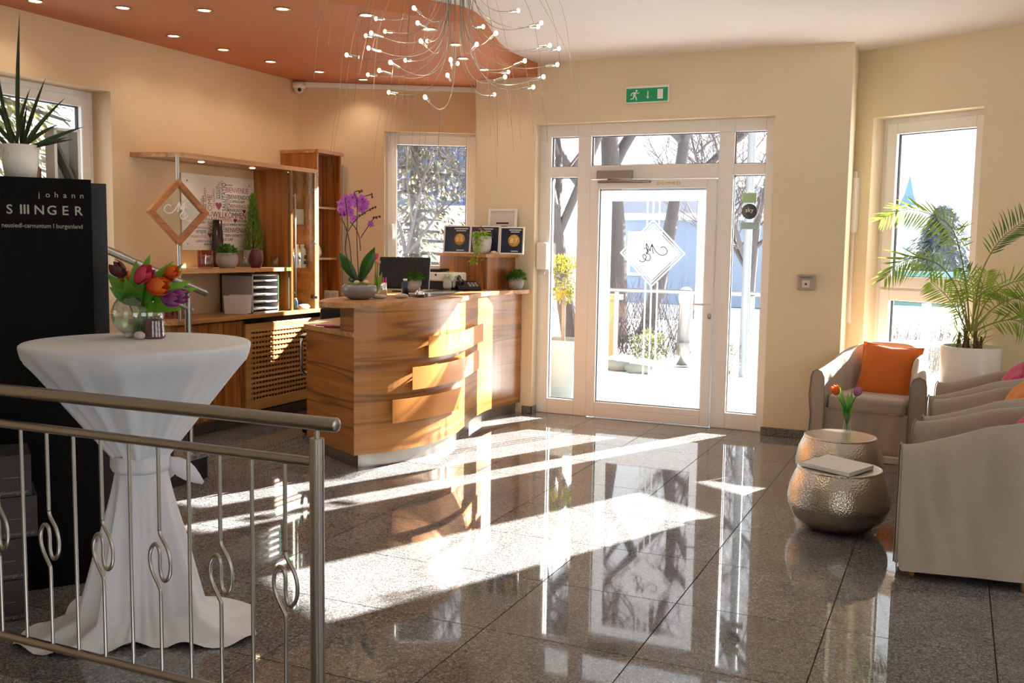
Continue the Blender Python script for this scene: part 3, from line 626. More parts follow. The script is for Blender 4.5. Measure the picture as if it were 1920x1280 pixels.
# ------------------------------------------------------------------ reception desk
CV = spline([(-3.51, 5.345, 0), (-3.395, 5.51, 0), (-3.30, 5.765, 0), (-3.26, 6.0, 0), (-3.275, 6.3, 0), (-3.335, 6.55, 0), (-3.44, 6.93, 0), (-3.505, 7.25, 0), (-3.515, 7.55, 0), (-3.455, 7.905, 0)], 6)
def offs(pts, d):
    out = []
    for i, p in enumerate(pts):
        t = (pts[min(i+1, len(pts)-1)]-pts[max(i-1, 0)]).normalized(); out.append(p+Vector((t.y, -t.x, 0))*d)
    return out
def strip(mb, pts, d0, d1, z0, z1):
    a, b = offs(pts, d0), offs(pts, d1); return mb.prism([(p.x, p.y) for p in a]+[(p.x, p.y) for p in reversed(b)], z0, z1)
dk_ = thing('reception_desk', 'curved wooden reception desk with raised counter', 'desk', (-3.7, 6.5, 0))
fw = wood('veneer_desk', ['a86f38', 'b57c42', 'bf8748', '5a3414'], 'h', .3, .8)
strip(MB(), CV, 0, -.03, .098, 1.062).build('front_panel', fw, dk_)
ME = frame_m((-3.51, 5.345, 0), (-c30, s30, 0)) # end panel runs along local x
fx = wood('veneer_desk_end', ['9c6028', 'a96a31', 'b4763b', '4c280c'], 'h', .32, .9)
MB().box((.0, -.03, .098), (.735, .0, .872), ME).build('end_panel', fx, dk_, bevel=.002)
MB().box((.0, -.035, .903), (.2, .0, 1.062), ME).build('riser_panel', fx, dk_, bevel=.002)
inner = offs(CV, -.035)
plank([(-3.515, 5.335), (-4.165, 5.705), (-4.3, 5.98), (-4.36, 7.6), (-3.75, 7.6)]+[(p.x, p.y) for p in reversed(inner[4:44])], .872, .903, edge_wood, 'desk_board', dk_)
pl = MB(); strip(pl, CV[2:], -.05, -.07, 0, .098); pl.box((.04, -.07, 0), (.62, -.05, .098), ME); pl.build('plinth', steel, dk_)
# the counter board on top
out = [p+Vector((.065*max(0, min(1, (p.y-7.35)/.35)), 0, 0)) for p in offs(CV, .018)]
nose = spline([out[1], (-3.56, 5.285, 0), (-3.68, 5.29, 0), (-3.79, 5.36, 0), (-3.85, 5.47, 0), (-3.92, 5.62, 0), (-3.97, 5.85, 0), (-3.98, 6.3, 0), (-4.0, 6.7, 0), (-4.12, 7.2, 0), (-4.33, 7.7, 0), (-4.36, 7.98, 0)], 5)
poly = [(p.x, p.y) for p in out[1:]][:-1]+[(-3.375, 7.915), (-3.935, 7.915), (-3.935, 8.2), (-4.1, 8.2)]+[(p.x, p.y) for p in reversed(nose)][:-1]
plank(poly, 1.062, 1.095, edge_wood, 'counter_board', dk_, .004)
dark_top = mat('dark_writing_surface', '3a3634', .25)
q = spline([(-3.46, 6.32, 0), (-3.53, 6.7, 0), (-3.62, 7.05, 0), (-3.68, 7.35, 0), (-3.72, 7.52, 0)], 5); q2 = spline([(-3.95, 7.55, 0), (-3.94, 7.2, 0), (-3.85, 6.7, 0), (-3.75, 6.4, 0), (-3.6, 6.2, 0)], 5)
plank([(p.x, p.y) for p in q+q2], 1.0955, 1.0985, dark_top, 'writing_surface', dk_, 0)
# copper coloured strips standing off the front
cop = mat('copper_lacquer', 'd58f4e', .28, .35); ltr = mat('strip_lettering', 'f3ead8', .4)
def seg(y0, y1): return [p for p in CV if y0 <= p.y <= y1]
CVD = spline([(p.x, p.y, 0) for p in CV], 4)
def band(y0, y1, z0, z1):
    pts = [p for p in CVD if y0 <= p.y <= y1]; t = strip(MB(), pts, .05, .053, z0, z1).build('copper_strip', cop, dk_)
    for p in (pts[4], pts[-5]):
        MB().tube([(p.x-.01, p.y, (z0+z1)/2), (p.x+.052, p.y, (z0+z1)/2)], .006, 6).build('spacer', steel, t)
    return t, pts
t1, p1 = band(5.84, 7.06, .71, .855); t2, p2 = band(5.69, 6.92, .505, .657); t3, p3 = band(5.54, 6.34, .296, .452)
def curved_text(body, y0, size, z, parent, width):
    mb = text(body, size, Matrix.Identity(4), None, width=width, shear=.2); P = [p for p in offs(CVD, .0535) if p.y >= y0]
    cum = [0]
    for i in range(1, len(P)): cum.append(cum[-1]+(P[i]-P[i-1]).length)
    for v in mb.v:
        i = max(k for k in range(len(cum)) if cum[k] <= max(v.x, 0)); i = min(i, len(P)-2); f = (v.x-cum[i])/max(1e-6, cum[i+1]-cum[i])
        p = P[i].lerp(P[i+1], f); v.x, v.y, v.z = p.x-v.y, p.y, z+v.z
    mb.build('lettering', ltr, parent)
curved_text('otel', 6.02, .10, .745, t1, .55); curved_text('alk', 6.32, .10, .545, t2, .38)
# raised cabinet on the counter
rc = thing('counter_cabinet', 'raised wooden cabinet at the wall end of the counter', 'cabinet', (-3.85, 7.8, 1.095))
plank([(-3.64, 7.575), (-4.30, 7.955), (-4.1, 8.19), (-3.936, 8.19), (-3.936, 7.915), (-3.525, 7.915)], 1.0955, 1.372, wdv, 'body', rc, .003)
plank([(-3.635, 7.545), (-4.335, 7.95), (-4.1, 8.2), (-3.936, 8.2), (-3.936, 7.917), (-3.50, 7.917)], 1.372, 1.40, edge_wood, 'top', rc, .003)
# framed awards on the raised cabinet
dark_print = mat('award_navy', '232c44', .3); gold = mat('award_gold', 'd2a13c', .5); wht = mat('print_white', 'e9e6df', .6)
def award(xa, xb, Y, z0, h, label, num=None, ang=0, sub=True):
    A = Vector((xa, Y, z0)); t = thing('award_frame', label, 'picture frame', A, 0, 'framed awards on the counter cabinet')
    M = frame_m(A, (math.cos(ang), math.sin(ang), 0)) @ Matrix.Rotation(R(-6), 4, 'X'); w = xb-xa
    mb = MB(); b = .012
    for q in (((0, 0, 0), (b, .025, h)), ((w-b, 0, 0), (w, .025, h)), ((b, 0, 0), (w-b, .025, b)), ((b, 0, h-b), (w-b, .025, h))): mb.box(*q, M)
    mb.build('frame', white_paint, t, bevel=.002); MB().box((b, .012, b), (w-b, .02, h-b), M).build('print', dark_print, t)
    if num:
        mb = MB(); mb.lathe([(0, 0), (.052, 0), (.052, .0015), (0, .0015)], (0, 0, 0), 28); mb.v = [M @ Vector((w*.58+p.x, .0115-p.z, h*.5+p.y)) for p in mb.v]; k = mb.build('badge', gold, t)
        text(num, .058, M @ Matrix.Translation((w*.58, .0095, h*.5-.02)), wht, k, 'badge_lettering', align='CENTER')
    for z, wd_, s in ((.87, .5, .016), (.80, .36, .013), (.1, .28, .013)):
        xm = w*(.62 if num else .5); MB().box((xm-w*wd_/2, .0105, h*z), (xm+w*wd_/2, .0125, h*z+s*.55), M).build('print_line', wht, t)
    return t
award(-4.165, -3.895, 7.76, 1.4008, .245, 'white framed dark award with gold badge 8.6 on the left', '8.6')
award(-3.885, -3.60, 7.725, 1.4008, .243, 'white framed navy award behind the trailing plant', None)
award(-3.592, -3.375, 7.715, 1.4008, .235, 'white framed dark award with gold badge 8.7 on the right', '8.7', R(8))
A = Vector((-3.775, 7.845, 1.4005)); t = thing('certificate_frame', 'white framed paper certificate standing behind the awards', 'picture frame', A); M = frame_m(A, (1, 0, 0)) @ Matrix.Rotation(R(-5), 4, 'X')
mb = MB(); w, h, b = .275, .395, .022
for q in (((0, 0, 0), (b, .02, h)), ((w-b, 0, 0), (w, .02, h)), ((b, 0, 0), (w-b, .02, b)), ((b, 0, h-b), (w-b, .02, h))): mb.box(*q, M)
mb.build('frame', white_paint, t, bevel=.002); MB().box((b, .008, b), (w-b, .015, h-b), M).build('sheet', mat('certificate_paper', 'd9d0c4', .6), t)
MB().box((w/2-.06, .0072, .262), (w/2+.06, .0085, .276), M).build('print_line', WC['k'], t); MB().box((w/2-.05, .0072, .238), (w/2+.05, .0085, .246), M).build('print_line', WC['g'], t)
# trailing plant
tp = thing('trailing_plant', 'pale pot with trailing bright green and wine red leaves', 'plant', (-3.70, 7.60, 1.4))
c = Vector((-3.71, 7.62, 1.4005)); MB().lathe([(0, 0), (.05, 0), (.075, .03), (.085, .10), (.083, .15), (.076, .15), (.07, .12), (0, .12)], c, 28).build('pot', mat('pot_pale', 'c9c6c2', .6), tp)
lime = leafmat('leaf_lime', '6f9a22', 'a9cf3a', .4); wine = leafmat('leaf_wine', '5c1a30', '7d2a40', .3)
mb = MB()
for i in range(170):
    a = random.uniform(0, 6.283); r = .085*random.random()**.5; p = c+Vector((r*math.cos(a), r*math.sin(a)-.02, .14+random.uniform(0, .05)))
    mb.leaf(p, (math.cos(a), math.sin(a)-.4, random.uniform(-.3, .8)), random.uniform(.02, .035), .022, bend=.8, n=2)
for i in range(190):
    u = random.random(); p = c+Vector((random.gauss(-.01, .025)+.02*math.sin(u*5), -.085-.012*u+random.uniform(-.015, .01), .15-u*.23)); mb.leaf(p, (random.uniform(-1, 1), -.6, random.uniform(-.6, .5)), random.uniform(.016, .03), .018, bend=.6, n=2)
mb.build('foliage', lime, tp); mb = MB()
for i in range(60):
    p = c+Vector((random.gauss(-.015, .03), random.gauss(0, .03), .17+random.uniform(0, .055))); mb.leaf(p, (random.uniform(-1, 1), random.uniform(-1, 1), 1), .022, .016, bend=.5, n=2)
mb.build('red_foliage', wine, tp)
def pebble(x, y, z, rx, ry, rz, label, m=None, rot=0, group=None):
    mb = MB(); mb.ball((0, 0, 0), 1, 14, 8, (rx, ry, rz)); M = Matrix.Translation((x, y, z+rz*.97)) @ Matrix.Rotation(rot, 4, 'Z'); mb.v = [M @ (p*(1+.06*math.sin(p.x*50+p.y*40))) for p in mb.v]
    return one(mb, 'pebble', m or mat('pebble_grey', 'a59c92', .8), label, 'pebble', group)
pebble(-3.60, 7.62, 1.4, .03, .022, .014, 'beige pebble beside the trailing plant pot', mat('pebble_beige', 'cdb9a4', .7))
# things on the counter
CZ = 1.0955
ob = thing('orchid', 'purple orchid with moss in wide grey glazed bowl', 'plant', (-3.70, 5.70, CZ)); c = Vector((-3.70, 5.70, CZ))
glz = mat('grey_glaze', '7d7c7e', .18)
MB().lathe([(0, 0), (.06, 0), (.10, .02), (.125, .055), (.12, .085), (.105, .1), (.098, .1), (.1, .08), (0, .075)], c, 40).build('bowl', glz, ob)
mb = MB(); mb.lathe([(.103, .085), (.09, .105), (.05, .115), (0, .12)], c, 24, f=lambda a, r, z: r*(1+.05*math.sin(5*a)))
for i in range(500):
    a = random.uniform(0, 6.283); r = .1*random.random()**.5; mb.leaf(c+Vector((r*math.cos(a), r*math.sin(a), .113-r*.15)), (random.uniform(-1, 1), random.uniform(-1, 1), 1), .014, .006, n=1)
mb.build('moss', leafmat('moss_olive', '5a6524', '86913a', .2), ob)
for k, (dx, dy) in enumerate(((.02, -.06), (.075, -.03))): MB().ball(c+Vector((dx, dy, .118)), .022, 10, 6, (1, .8, .6)).build('pebble', mat('pebble_beige', 'cdb9a4', .7), ob)
lf = leafmat('orchid_leaf', '24491a', '3c6a24', .2, .3)
rgt = Vector((_r.x, _r.y, 0)).normalized(); fwd = Vector((_f.x, _f.y, 0)).normalized(); up = Vector((0, 0, 1))
def lw(dx, dz, dd=0): return rgt*dx+up*dz+fwd*dd
for d, L_, w_, bend in ((lw(-.55, .8, -.2), .26, .075, .5), (lw(.42, .95, -.15), .27, .085, .15), (lw(-.9, .5, -.3), .13, .05, 1.8), (lw(.1, .5, .8), .2, .07, .6), (lw(-.3, .5, .7), .18, .07, .7)):
    MB().leaf(c+Vector((0, 0, .11)), d, L_, w_, -fwd, bend, 8, 0, .25, .55).build('leaf', lf, ob, solid=.003)
stm = mat('orchid_stem', '3a2a1c', .5); pet = leafmat('orchid_petal', '8e3f98', 'b25fbd', .35); petd = mat('orchid_lip', '5e1650', .5); bud = mat('orchid_bud', '4a2228', .5)
def px_at(x, y, d=0):
    """a point over the bowl where the sight line of a photo pixel meets the plant's own upright plane"""
    n = fwd; P = c+fwd*d; q = ray(x, y); return CAM+q*((P-CAM).dot(n)/q.dot(n))
stems = [[(661, 515), (648, 470), (652, 420), (647, 372)], [(660, 510), (656, 460), (650, 432), (640, 408)], [(672, 515), (669, 440), (670, 400), (669, 372)], [(676, 470), (674, 448), (668, 430), (656, 415)], [(653, 433), (667, 412), (686, 397), (704, 388)], [(676, 446), (690, 425), (702, 408), (712, 406)], [(669, 372), (664, 362), (670, 358), (678, 358)], [(684, 368), (690, 366), (697, 364)]]
for k, s_ in enumerate(stems):
    pts = spline([px_at(a, b, (.03 if k % 2 else -.03)) for a, b in s_], 6)
    if k in (0, 1, 2): pts = [c+Vector((0, 0, .1))+rgt*(.0-.02*(k < 2))]+pts
    MB().tube(pts, .0035, 6).build('stem', stm, ob)
def flower(P, s, face):
    face = face.normalized(); a = face.orthogonal().normalized(); b = face.cross(a); mb = MB(); ph = random.uniform(0, 6.28)
    for k, (w_, l_) in enumerate(((.9, 1.), (.55, .95), (.55, .95), (.9, 1.), (.6, .9))):
        t = ph+(0, 1.2, 2.5, 3.7, 5.0)[k]; d = a*math.cos(t)+b*math.sin(t); mb.leaf(P, d+face*.15, s*l_, s*w_, face, .35, 4, .1, 0, .6)
    o = mb.build('flower', pet, ob); MB().ball(P+face*s*.12, s*.14, 8, 5).build('lip', petd, o)
for x, y in ((648, 372), (662, 370), (640, 382), (636, 392), (652, 388), (658, 398), (667, 382), (680, 373), (682, 384), (676, 392), (661, 410), (645, 398), (672, 376), (655, 378), (684, 378)):
    flower(px_at(x+random.uniform(-2, 2), y, random.uniform(-.05, .05)), random.uniform(.03, .038), -fwd+Vector((random.uniform(-.5, .5), random.uniform(-.5, .5), random.uniform(-.2, .3))))
flower(px_at(695, 420, -.02), .026, -fwd+rgt*.4)
for x, y in ((678, 358), (674, 360), (697, 364), (698, 369), (704, 388), (699, 390), (694, 393), (684, 399), (680, 401), (712, 406), (706, 408), (701, 408), (674, 404), (646, 402), (638, 402)):
    MB().ball(px_at(x, y), .008, 8, 6, (1, 1, 1.2)).build('bud', bud, ob)
# two tulips in a small glass next to the orchid
tu = thing('tulip_glass', 'two pink tulips in small glass behind the orchid bowl', 'flowers', (-3.72, 5.93, CZ)); c2 = Vector((-3.70, 5.93, CZ))
MB().lathe([(0, 0), (.025, 0), (.028, .1), (.025, .1), (.022, .01), (0, .01)], c2, 16).build('glass', clear, tu)
tl_leaf = leafmat('tulip_leaf', '3f7a22', '6ea63a', .35, .35); tpink = leafmat('tulip_pink', 'b8243f', 'd8506a', .3); tor = leafmat('tulip_orange', 'd2401a', 'f08a2a', .35); tpeach = leafmat('tulip_peach', 'd8806a', 'e8b090', .35)
tyel = leafmat('tulip_yellow', 'e0a030', 'f4d070', .35); tpur = leafmat('tulip_purple', '7a2f80', 'c890b8', .35); tdark = leafmat('tulip_dark', '4a1424', '6a2434', .2); tred = leafmat('tulip_red', '8c1418', 'b82a24', .25)
def tulip(base, head, d, m, s, parent, mid=None, tipm=None):
    base, head, d = Vector(base), Vector(head), Vector(d).normalized()
    pts = spline([base, mid or (base+head)/2, head], 6); st = MB().tube(pts, .0035, 6).build('stem', tl_leaf, parent)
    a = d.orthogonal().normalized(); b = d.cross(a); mb = MB()
    for ring_, n, rr, L_ in ((0, 3, 1, 1.), (1, 3, .8, .97)):
        for k in range(n):
            t = 2*math.pi*(k/n+ring_/6); o = a*math.cos(t)+b*math.sin(t)
            def fn(u, v, o=o, rr=rr, L_=L_):
                w = math.sin(math.pi*min(1, .12+u*.88))**.6*(1-u**5*.7); an = (v-.5)*2.1*w; r = s*.42*rr*(math.sin(math.pi*(.08+u*.72))**.7)
                q = o*math.cos(an)+d.cross(o)*math.sin(an); return head+d*(u*s*L_)+q*r
            mb.grid(fn, 7, 6)
    mb.build('flower', m, parent, solid=.0015)
    return st
tulip(c2+Vector((0, 0, .02)), px_at(703, 487, .12), lw(.1, 1), tpink, .05, tu); tulip(c2+Vector((0, 0, .02)), px_at(708, 496, .1), lw(.3, .9, -.2), tpeach, .035, tu)
for d in (lw(-.1, 1, -.1), lw(.2, 1, .1)): MB().leaf(c2+Vector((0, 0, .03)), d, .16, .03, -fwd, .2, 6).build('leaf', tl_leaf, tu)
# pen cup
pc_ = atz(717, 554, CZ); t = thing('pen_cup', 'steel pen cup full of magenta pens', 'pen holder', pc_)
MB().lathe([(0, 0), (.034, 0), (.034, .095), (.031, .095), (.031, .005), (0, .005)], pc_, 24).build('cup', chrome, t)
for k in range(7):
    a = k*.9; q = Vector((math.cos(a)*.017, math.sin(a)*.017, .01)); MB().tube([pc_+q, pc_+q*1.7+Vector((0, 0, .11+.02*random.random()))], .0045, 6).build('pen', mat('pen_magenta', 'd8138a', .35), t)
sm = mat('pebble_pale', 'b7afa6', .8)
a = atz(710, 560, CZ); pebble(a.x, a.y, CZ, .06, .035, .016, 'flat pale pebble next to the orchid bowl', sm, R(20)); a = atz(751, 559, CZ); pebble(a.x, a.y, CZ, .055, .032, .017, 'flat pale pebble left of the desk bell', sm, R(35))
# desk bell
a = atz(786, 556, CZ+.004); t = thing('desk_bell', 'shiny chrome desk bell on black base', 'bell', a)
MB().lathe([(0, .0), (.042, 0), (.042, .008), (.03, .012), (0, .012)], a, 28).build('base', black_gloss, t); MB().lathe([(.038, .013), (.04, .015), (.036, .034), (.02, .045), (0, .048)], a, 28).build('dome', chrome, t); MB().lathe([(.004, .046), (.004, .058), (.007, .06), (0, .064)], a, 12).build('button', chrome, t)
# potted mosses on the counter
a = atz(780, 548, CZ+.004); mosspot(a.x-.06, a.y+.10, CZ+.003, .066, .105, stone_grey, 'round cement pot with dark green moss behind the desk bell', .083, .062, 700)
a = atz(843, 542, CZ+.004); wr = mat('ribbed_white', 'd8d2ca', .5); t = thing('potted_grass', 'white ribbed pot with bright green grass on the counter', 'plant', (a.x, a.y, CZ+.003))
MB().lathe([(0, 0), (.042, 0), (.052, .015)]+[(.054+.0025*(k % 2), .02+k*.0065) for k in range(12)]+[(.048, .1), (.045, .08), (0, .08)], (a.x, a.y, CZ+.003), 28).build('pot', wr, t)
tuft((a.x, a.y, CZ+.095), .055, .04, 420, leafmat('bright_grass', '6f9a1a', 'a4c83a', .35), t, ln=.04, wid=.005)
a = Vector((-3.462, 7.80, CZ)); mosspot(a.x, a.y, CZ, .068, .105, stone_grey, 'round cement pot with green moss at the wall end of the counter', .085, .075, 700)
# monitor with its back to the room
def obox(P, ux, a, b, name, m, parent, tilt=0, bevel=.004): return MB().box(a, b, frame_m(P, ux) @ Matrix.Rotation(tilt, 4, 'X')).build(name, m, parent, bevel=bevel)
P = aty(757, 556, 6.74); P.z = CZ; t = thing('monitor', 'black computer monitor seen from behind on the counter', 'monitor', P)
ux = (math.cos(R(18)), math.sin(R(18)), 0); obox(P, ux, (-.21, 0, .03), (.2, .02, .285), 'screen', black_gloss, t, R(-14), .008); obox(P, ux, (-.2, -.006, .04), (.19, 0, .275), 'back_cover', mat('monitor_back', '1b1c1e', .28), t, R(-14), .01)
obox(P, ux, (-.1, .02, 0), (.1, .15, .012), 'foot', black_gloss, t); obox(P, ux, (-.02, .02, .01), (.02, .05, .12), 'stand', black_gloss, t)
# cleaning bottle
a = atz(752, 553, CZ); bottle(a.x+.0, a.y+.06, CZ, .028, .12, mat('bottle_navy', '26324e', .3), 'dark blue spray bottle with white label behind the moss pot', wbm)
# printer
P = aty(826, 540, 7.36); P.z = CZ; t = thing('printer', 'white card printer with black top behind the counter plants', 'printer', P); ux = (math.cos(R(-8)), math.sin(R(-8)), 0)
obox(P, ux, (-.16, 0, 0), (.12, .2, .07), 'base', black_gloss, t); obox(P, ux, (-.16, -.01, .07), (.13, .2, .145), 'body', white_paint, t, 0, .012); obox(P, ux, (-.13, .0, .145), (-.01, .15, .175), 'hood', black_gloss, t, 0, .012); obox(P, ux, (-.05, -.013, .115), (-.035, -.009, .13), 'button', black, t, 0, 0)
# telephone
P = Vector((-3.74, 7.42, CZ+.003)); t = thing('telephone', 'black desk telephone in front of the counter cabinet', 'telephone', P); ux = (math.cos(R(40)), math.sin(R(40)), 0)
M = frame_m(P, ux); vs = [M @ Vector(p) for p in ((-.09, -.09, 0), (.1, -.09, 0), (.1, .1, 0), (-.09, .1, 0), (-.09, -.09, .02), (.1, -.09, .02), (.1, .1, .075), (-.09, .1, .075))]
MB().add(vs, [(0, 3, 2, 1), (4, 5, 6, 7), (0, 1, 5, 4), (1, 2, 6, 5), (2, 3, 7, 6), (3, 0, 4, 7)]).build('base', black_gloss, t, bevel=.008)
MB().tube([M @ Vector(p) for p in ((-.065, -.09, .055), (-.065, -.06, .068), (-.065, 0, .082), (-.065, .06, .1), (-.065, .1, .1))], [.018, .022, .014, .022, .018], 10).build('handset', black_gloss, t)
for i in range(3):
    for j in range(4): MB().box((.0+i*.03, -.06+j*.026, .03+j*.0075), (.02+i*.03, -.044+j*.026, .04+j*.0075), M).build('key', mat('key_grey', '8a8a8a', .4), t)
# black bag and pens on the lower desk
P = atz(612, 611, .905); ux = (math.cos(R(10)), math.sin(R(10)), 0)
one(MB().tube([frame_m(P, ux) @ Vector((-.07, -.02, .006)), frame_m(P, ux) @ Vector((.07, -.015, .006))], .005, 6), 'pen', mat('pen_magenta', 'd8138a', .35), 'magenta pen lying on the lower desk', 'pen')
one(MB().box((-.06, -.05, 0), (.1, .0, .012), frame_m(P+Vector((.1, -.04, 0)), ux)), 'notebook', mat('notebook_red', '8a1f3a', .5), 'dark red notebook on the lower desk', 'notebook', bevel=.003)
# office chair
P = Vector((-4.33, 6.42, 0)); t = thing('office_chair', 'black office chair with chrome armrest behind the desk', 'office chair', P, R(-62)); fb = cloth('chair_black', '101012', .8)
RT = ROOTM[t.name]
def L(*p): return RT @ Vector(p)
MB().box((-.22, -.22, .45), (.24, .22, .53), RT).build('seat', fb, t, bevel=.035, seg=3); MB().box((-.24, -.19, .58), (-.19, .19, .965), RT).build('backrest', fb, t, bevel=.025, seg=3)
for s_ in (-1, 1):
    q = MB().tube(spline([L(.1, s_*.24, .47), L(.12, s_*.29, .5), L(.14, s_*.29, .70), L(.08, s_*.29, .74), L(-.14, s_*.29, .74), L(-.22, s_*.26, .62), L(-.2, s_*.22, .5)], 6), .013, 8).build('armrest', chrome, t); MB().box((-.12, s_*.29-.022, .74), (.1, s_*.29+.022, .765), RT).build('arm_pad', black_gloss, q, bevel=.01)
MB().tube([L(0, 0, .08), L(0, 0, .45)], .03, 10).build('column', black_gloss, t)
for k in range(5):
    a = k*1.2566; q = MB().tube([L(0, 0, .1), L(.28*math.cos(a), .28*math.sin(a), .07)], [.025, .016], 8).build('foot', black_gloss, t); MB().ball(L(.28*math.cos(a), .28*math.sin(a), .03), .029, 10, 6).build('castor', black_gloss, q)
# ------------------------------------------------------------------ stairs on the left with handrail
stair = thing('staircase', 'dark staircase with granite treads behind the bar table', 'stairs', (-4.85, 4.2, 0)); SX0, SX1 = XL+.005, -4.21
riser_m = mat('stair_black', '121315', .35)
for k in range(6):
    y1 = 4.77-k*.29; MB().box((SX0, 2.3, k*.165 if k else .0), (SX1, y1-.01, k*.165+.135)).build('riser', riser_m, stair)
    MB().box((SX0, y1-.32, k*.165+.135), (SX1+.012, y1, k*.165+.165)).build('tread', granite, stair, bevel=.003)
hr = thing('stair_handrail', 'sloping steel handrail with post at the foot of the stairs', 'handrail', (-4.3, 4.72, .165)); hx, hy = -4.29, 4.70
zt = 1.135; MB().tube([(hx, hy, .166), (hx, hy, zt)], .021, 14).build('post', steel, hr); MB().tube([(hx, hy, zt), (hx, hy, zt+.06)], .008, 8).build('pin', steel, hr)
p_e = atx(385, 549, hx); p_s = atx(195, 466, hx); d = (p_s-p_e); MB().tube([p_e, p_e+d*2.2], .022, 14).build('handrail', steel, hr)
q_e = atx(361, 582, hx); q_s = atx(200, 510, hx); MB().tube([q_e, q_e+(q_s-q_e)*2.4], .014, 12).build('lower_rail', steel, hr)
MB().tube([(hx, hy-.3, .33), (hx, hy-.3, .33+.98-.17+.02)], .011, 10).build('baluster', steel, hr)
# ------------------------------------------------------------------ front railing
RY = 2.25; ra = thing('railing', 'brushed steel railing with looped balusters in the foreground', 'railing', (-2.3, RY, 0)); xa, xb = -4.3, -1.6
h = MB().tube([(xa, RY, .978), (-1.535, RY, .978)], .0205, 20).build('handrail', steel, ra); MB().ball((-1.535, RY, .978), .0205, 16, 10, (.25, 1, 1)).build('end_cap', steel, h)
MB().tube([(xb, RY, -.004), (xb, RY, .935)], .0205, 20).build('post', steel, ra); MB().tube([(xb, RY, .935), (xb, RY, .96)], .0075, 10).build('pin', steel, ra)
MB().tube([(xa, RY, .866), (xb, RY, .866)], .0145, 16).build('upper_rail', steel, ra); MB().tube([(xa, RY, .135), (xb, RY, .135)], .0145, 16).build('lower_rail', steel, ra)
straight = MB().tube([(0, 0, .145), (0, 0, .856)], .006, 10); loop = spline([(0, 0, .145), (0, 0, .30), (0, 0, .395), (-.006, 0, .415), (-.03, 0, .455), (-.041, 0, .49), (-.038, 0, .525), (-.022, 0, .548), (-.006, 0, .54), (0, 0, .515), (.0, 0, .475), (.007, 0, .445), (.022, 0, .438), (.038, 0, .462), (.041, 0, .50), (.030, 0, .54), (.006, 0, .575), (0, 0, .595), (0, 0, .62), (0, 0, .856)], 5)
sm_ = straight.build('baluster', steel, ra, local=True); lm_ = MB().tube(loop, .006, 10).build('looped_baluster', steel, ra, local=True)
first = {0: True, 1: True}
for k in range(22):
    x = -1.71-.1177*k
    if x < xa+.05: break
    src = lm_ if k % 2 == 0 else sm_
    if first[k % 2]: o = src; first[k % 2] = False
    else: o = src.copy(); COL.objects.link(o)
    o.location = (x+2.3, 0, 0)
# ------------------------------------------------------------------ black sales display
DE = Vector((.597, .802, 0)).normalized(); DN = Vector((DE.y, -DE.x, 0)); D0 = Vector((-3.478, 2.852, 0)); MDs = frame_m(D0, DE)
ds = thing('sales_display', 'tall black advertising display with silver lettering', 'display stand', D0); db = mat('display_black', '030303', .7, Specular_IOR_Level=.15)
MB().box((-.58, 0, .0), (.274, .03, 1.724), MDs).build('front_panel', db, ds, bevel=.002); MB().box((-.56, .03, 0), (.25, .34, 1.70), MDs).build('body', db, ds); MB().box((.25, .10, 0), (.345, .135, 1.715), MDs).build('side_board', mat('display_board', '0b0b0d', .45), ds, bevel=.002)
sil = mat('silver_print', 'a39a90', .4, .3)
def dl(s_, z): return frame_m(D0+DE*s_+DN*.0006+Vector((0, 0, z)), DE)
for k, ch in enumerate('johann'): text(ch, .033, dl(.076+k*.0322, 1.645-.0), sil, ds, 'lettering', align='CENTER')
for ch, s_ in (('S', -.034), ('N', .075), ('G', .122), ('E', .172), ('R', .222), ('E', -.082), ('O', -.134), ('L', -.182), ('H', -.232), ('C', -.284), ('S', -.334)): text(ch, .053, dl(s_, 1.575), sil, ds, 'lettering', align='CENTER', offset=.0006)
for s_ in (.008, .021, .034): MB().box((s_-.0035, -.0012, 1.575), (s_+.0035, 0, 1.613), MDs).build('lettering', sil, ds)
text('neusiedl-carnuntum I burgenland', .026, dl(.238, 1.52), sil, ds, 'lettering', align='RIGHT', width=.30)
# carton stack
car = mat('carton_dark', '35322f', .7); cprint = mat('carton_print', '8b857c', .6)
for k, (o, w_) in enumerate(((0, .34), (.005, .34), (.045, .36), (.028, .35))):
    lab = ('lowest', 'second lowest', 'third', 'topmost')[k]; P = Vector((-3.225, 2.625, k*.163))+DE*o; t = thing('carton', 'dark grey wine carton, %s of the stack by the display' % lab, 'carton', P, 0, 'cartons beside the sales display'); M = frame_m(P, DE)
    MB().box((-w_, 0, .001), (0, .24, .162), M).build('box', car, t, bevel=.002); text('www.schloesinger.at', .02, M @ Matrix.Translation((-.012, -.0005, .012)), cprint, t, 'lettering', align='RIGHT', width=.15); MB().box((-.10, -.0008, .075), (-.04, 0, .0765), M).build('printed_line', cprint, t)
    MB().box((-w_+.0, .115, .162), (-.0, .119, .1625), M).build('tape_seam', mat('carton_seam', '24211f', .7), t)
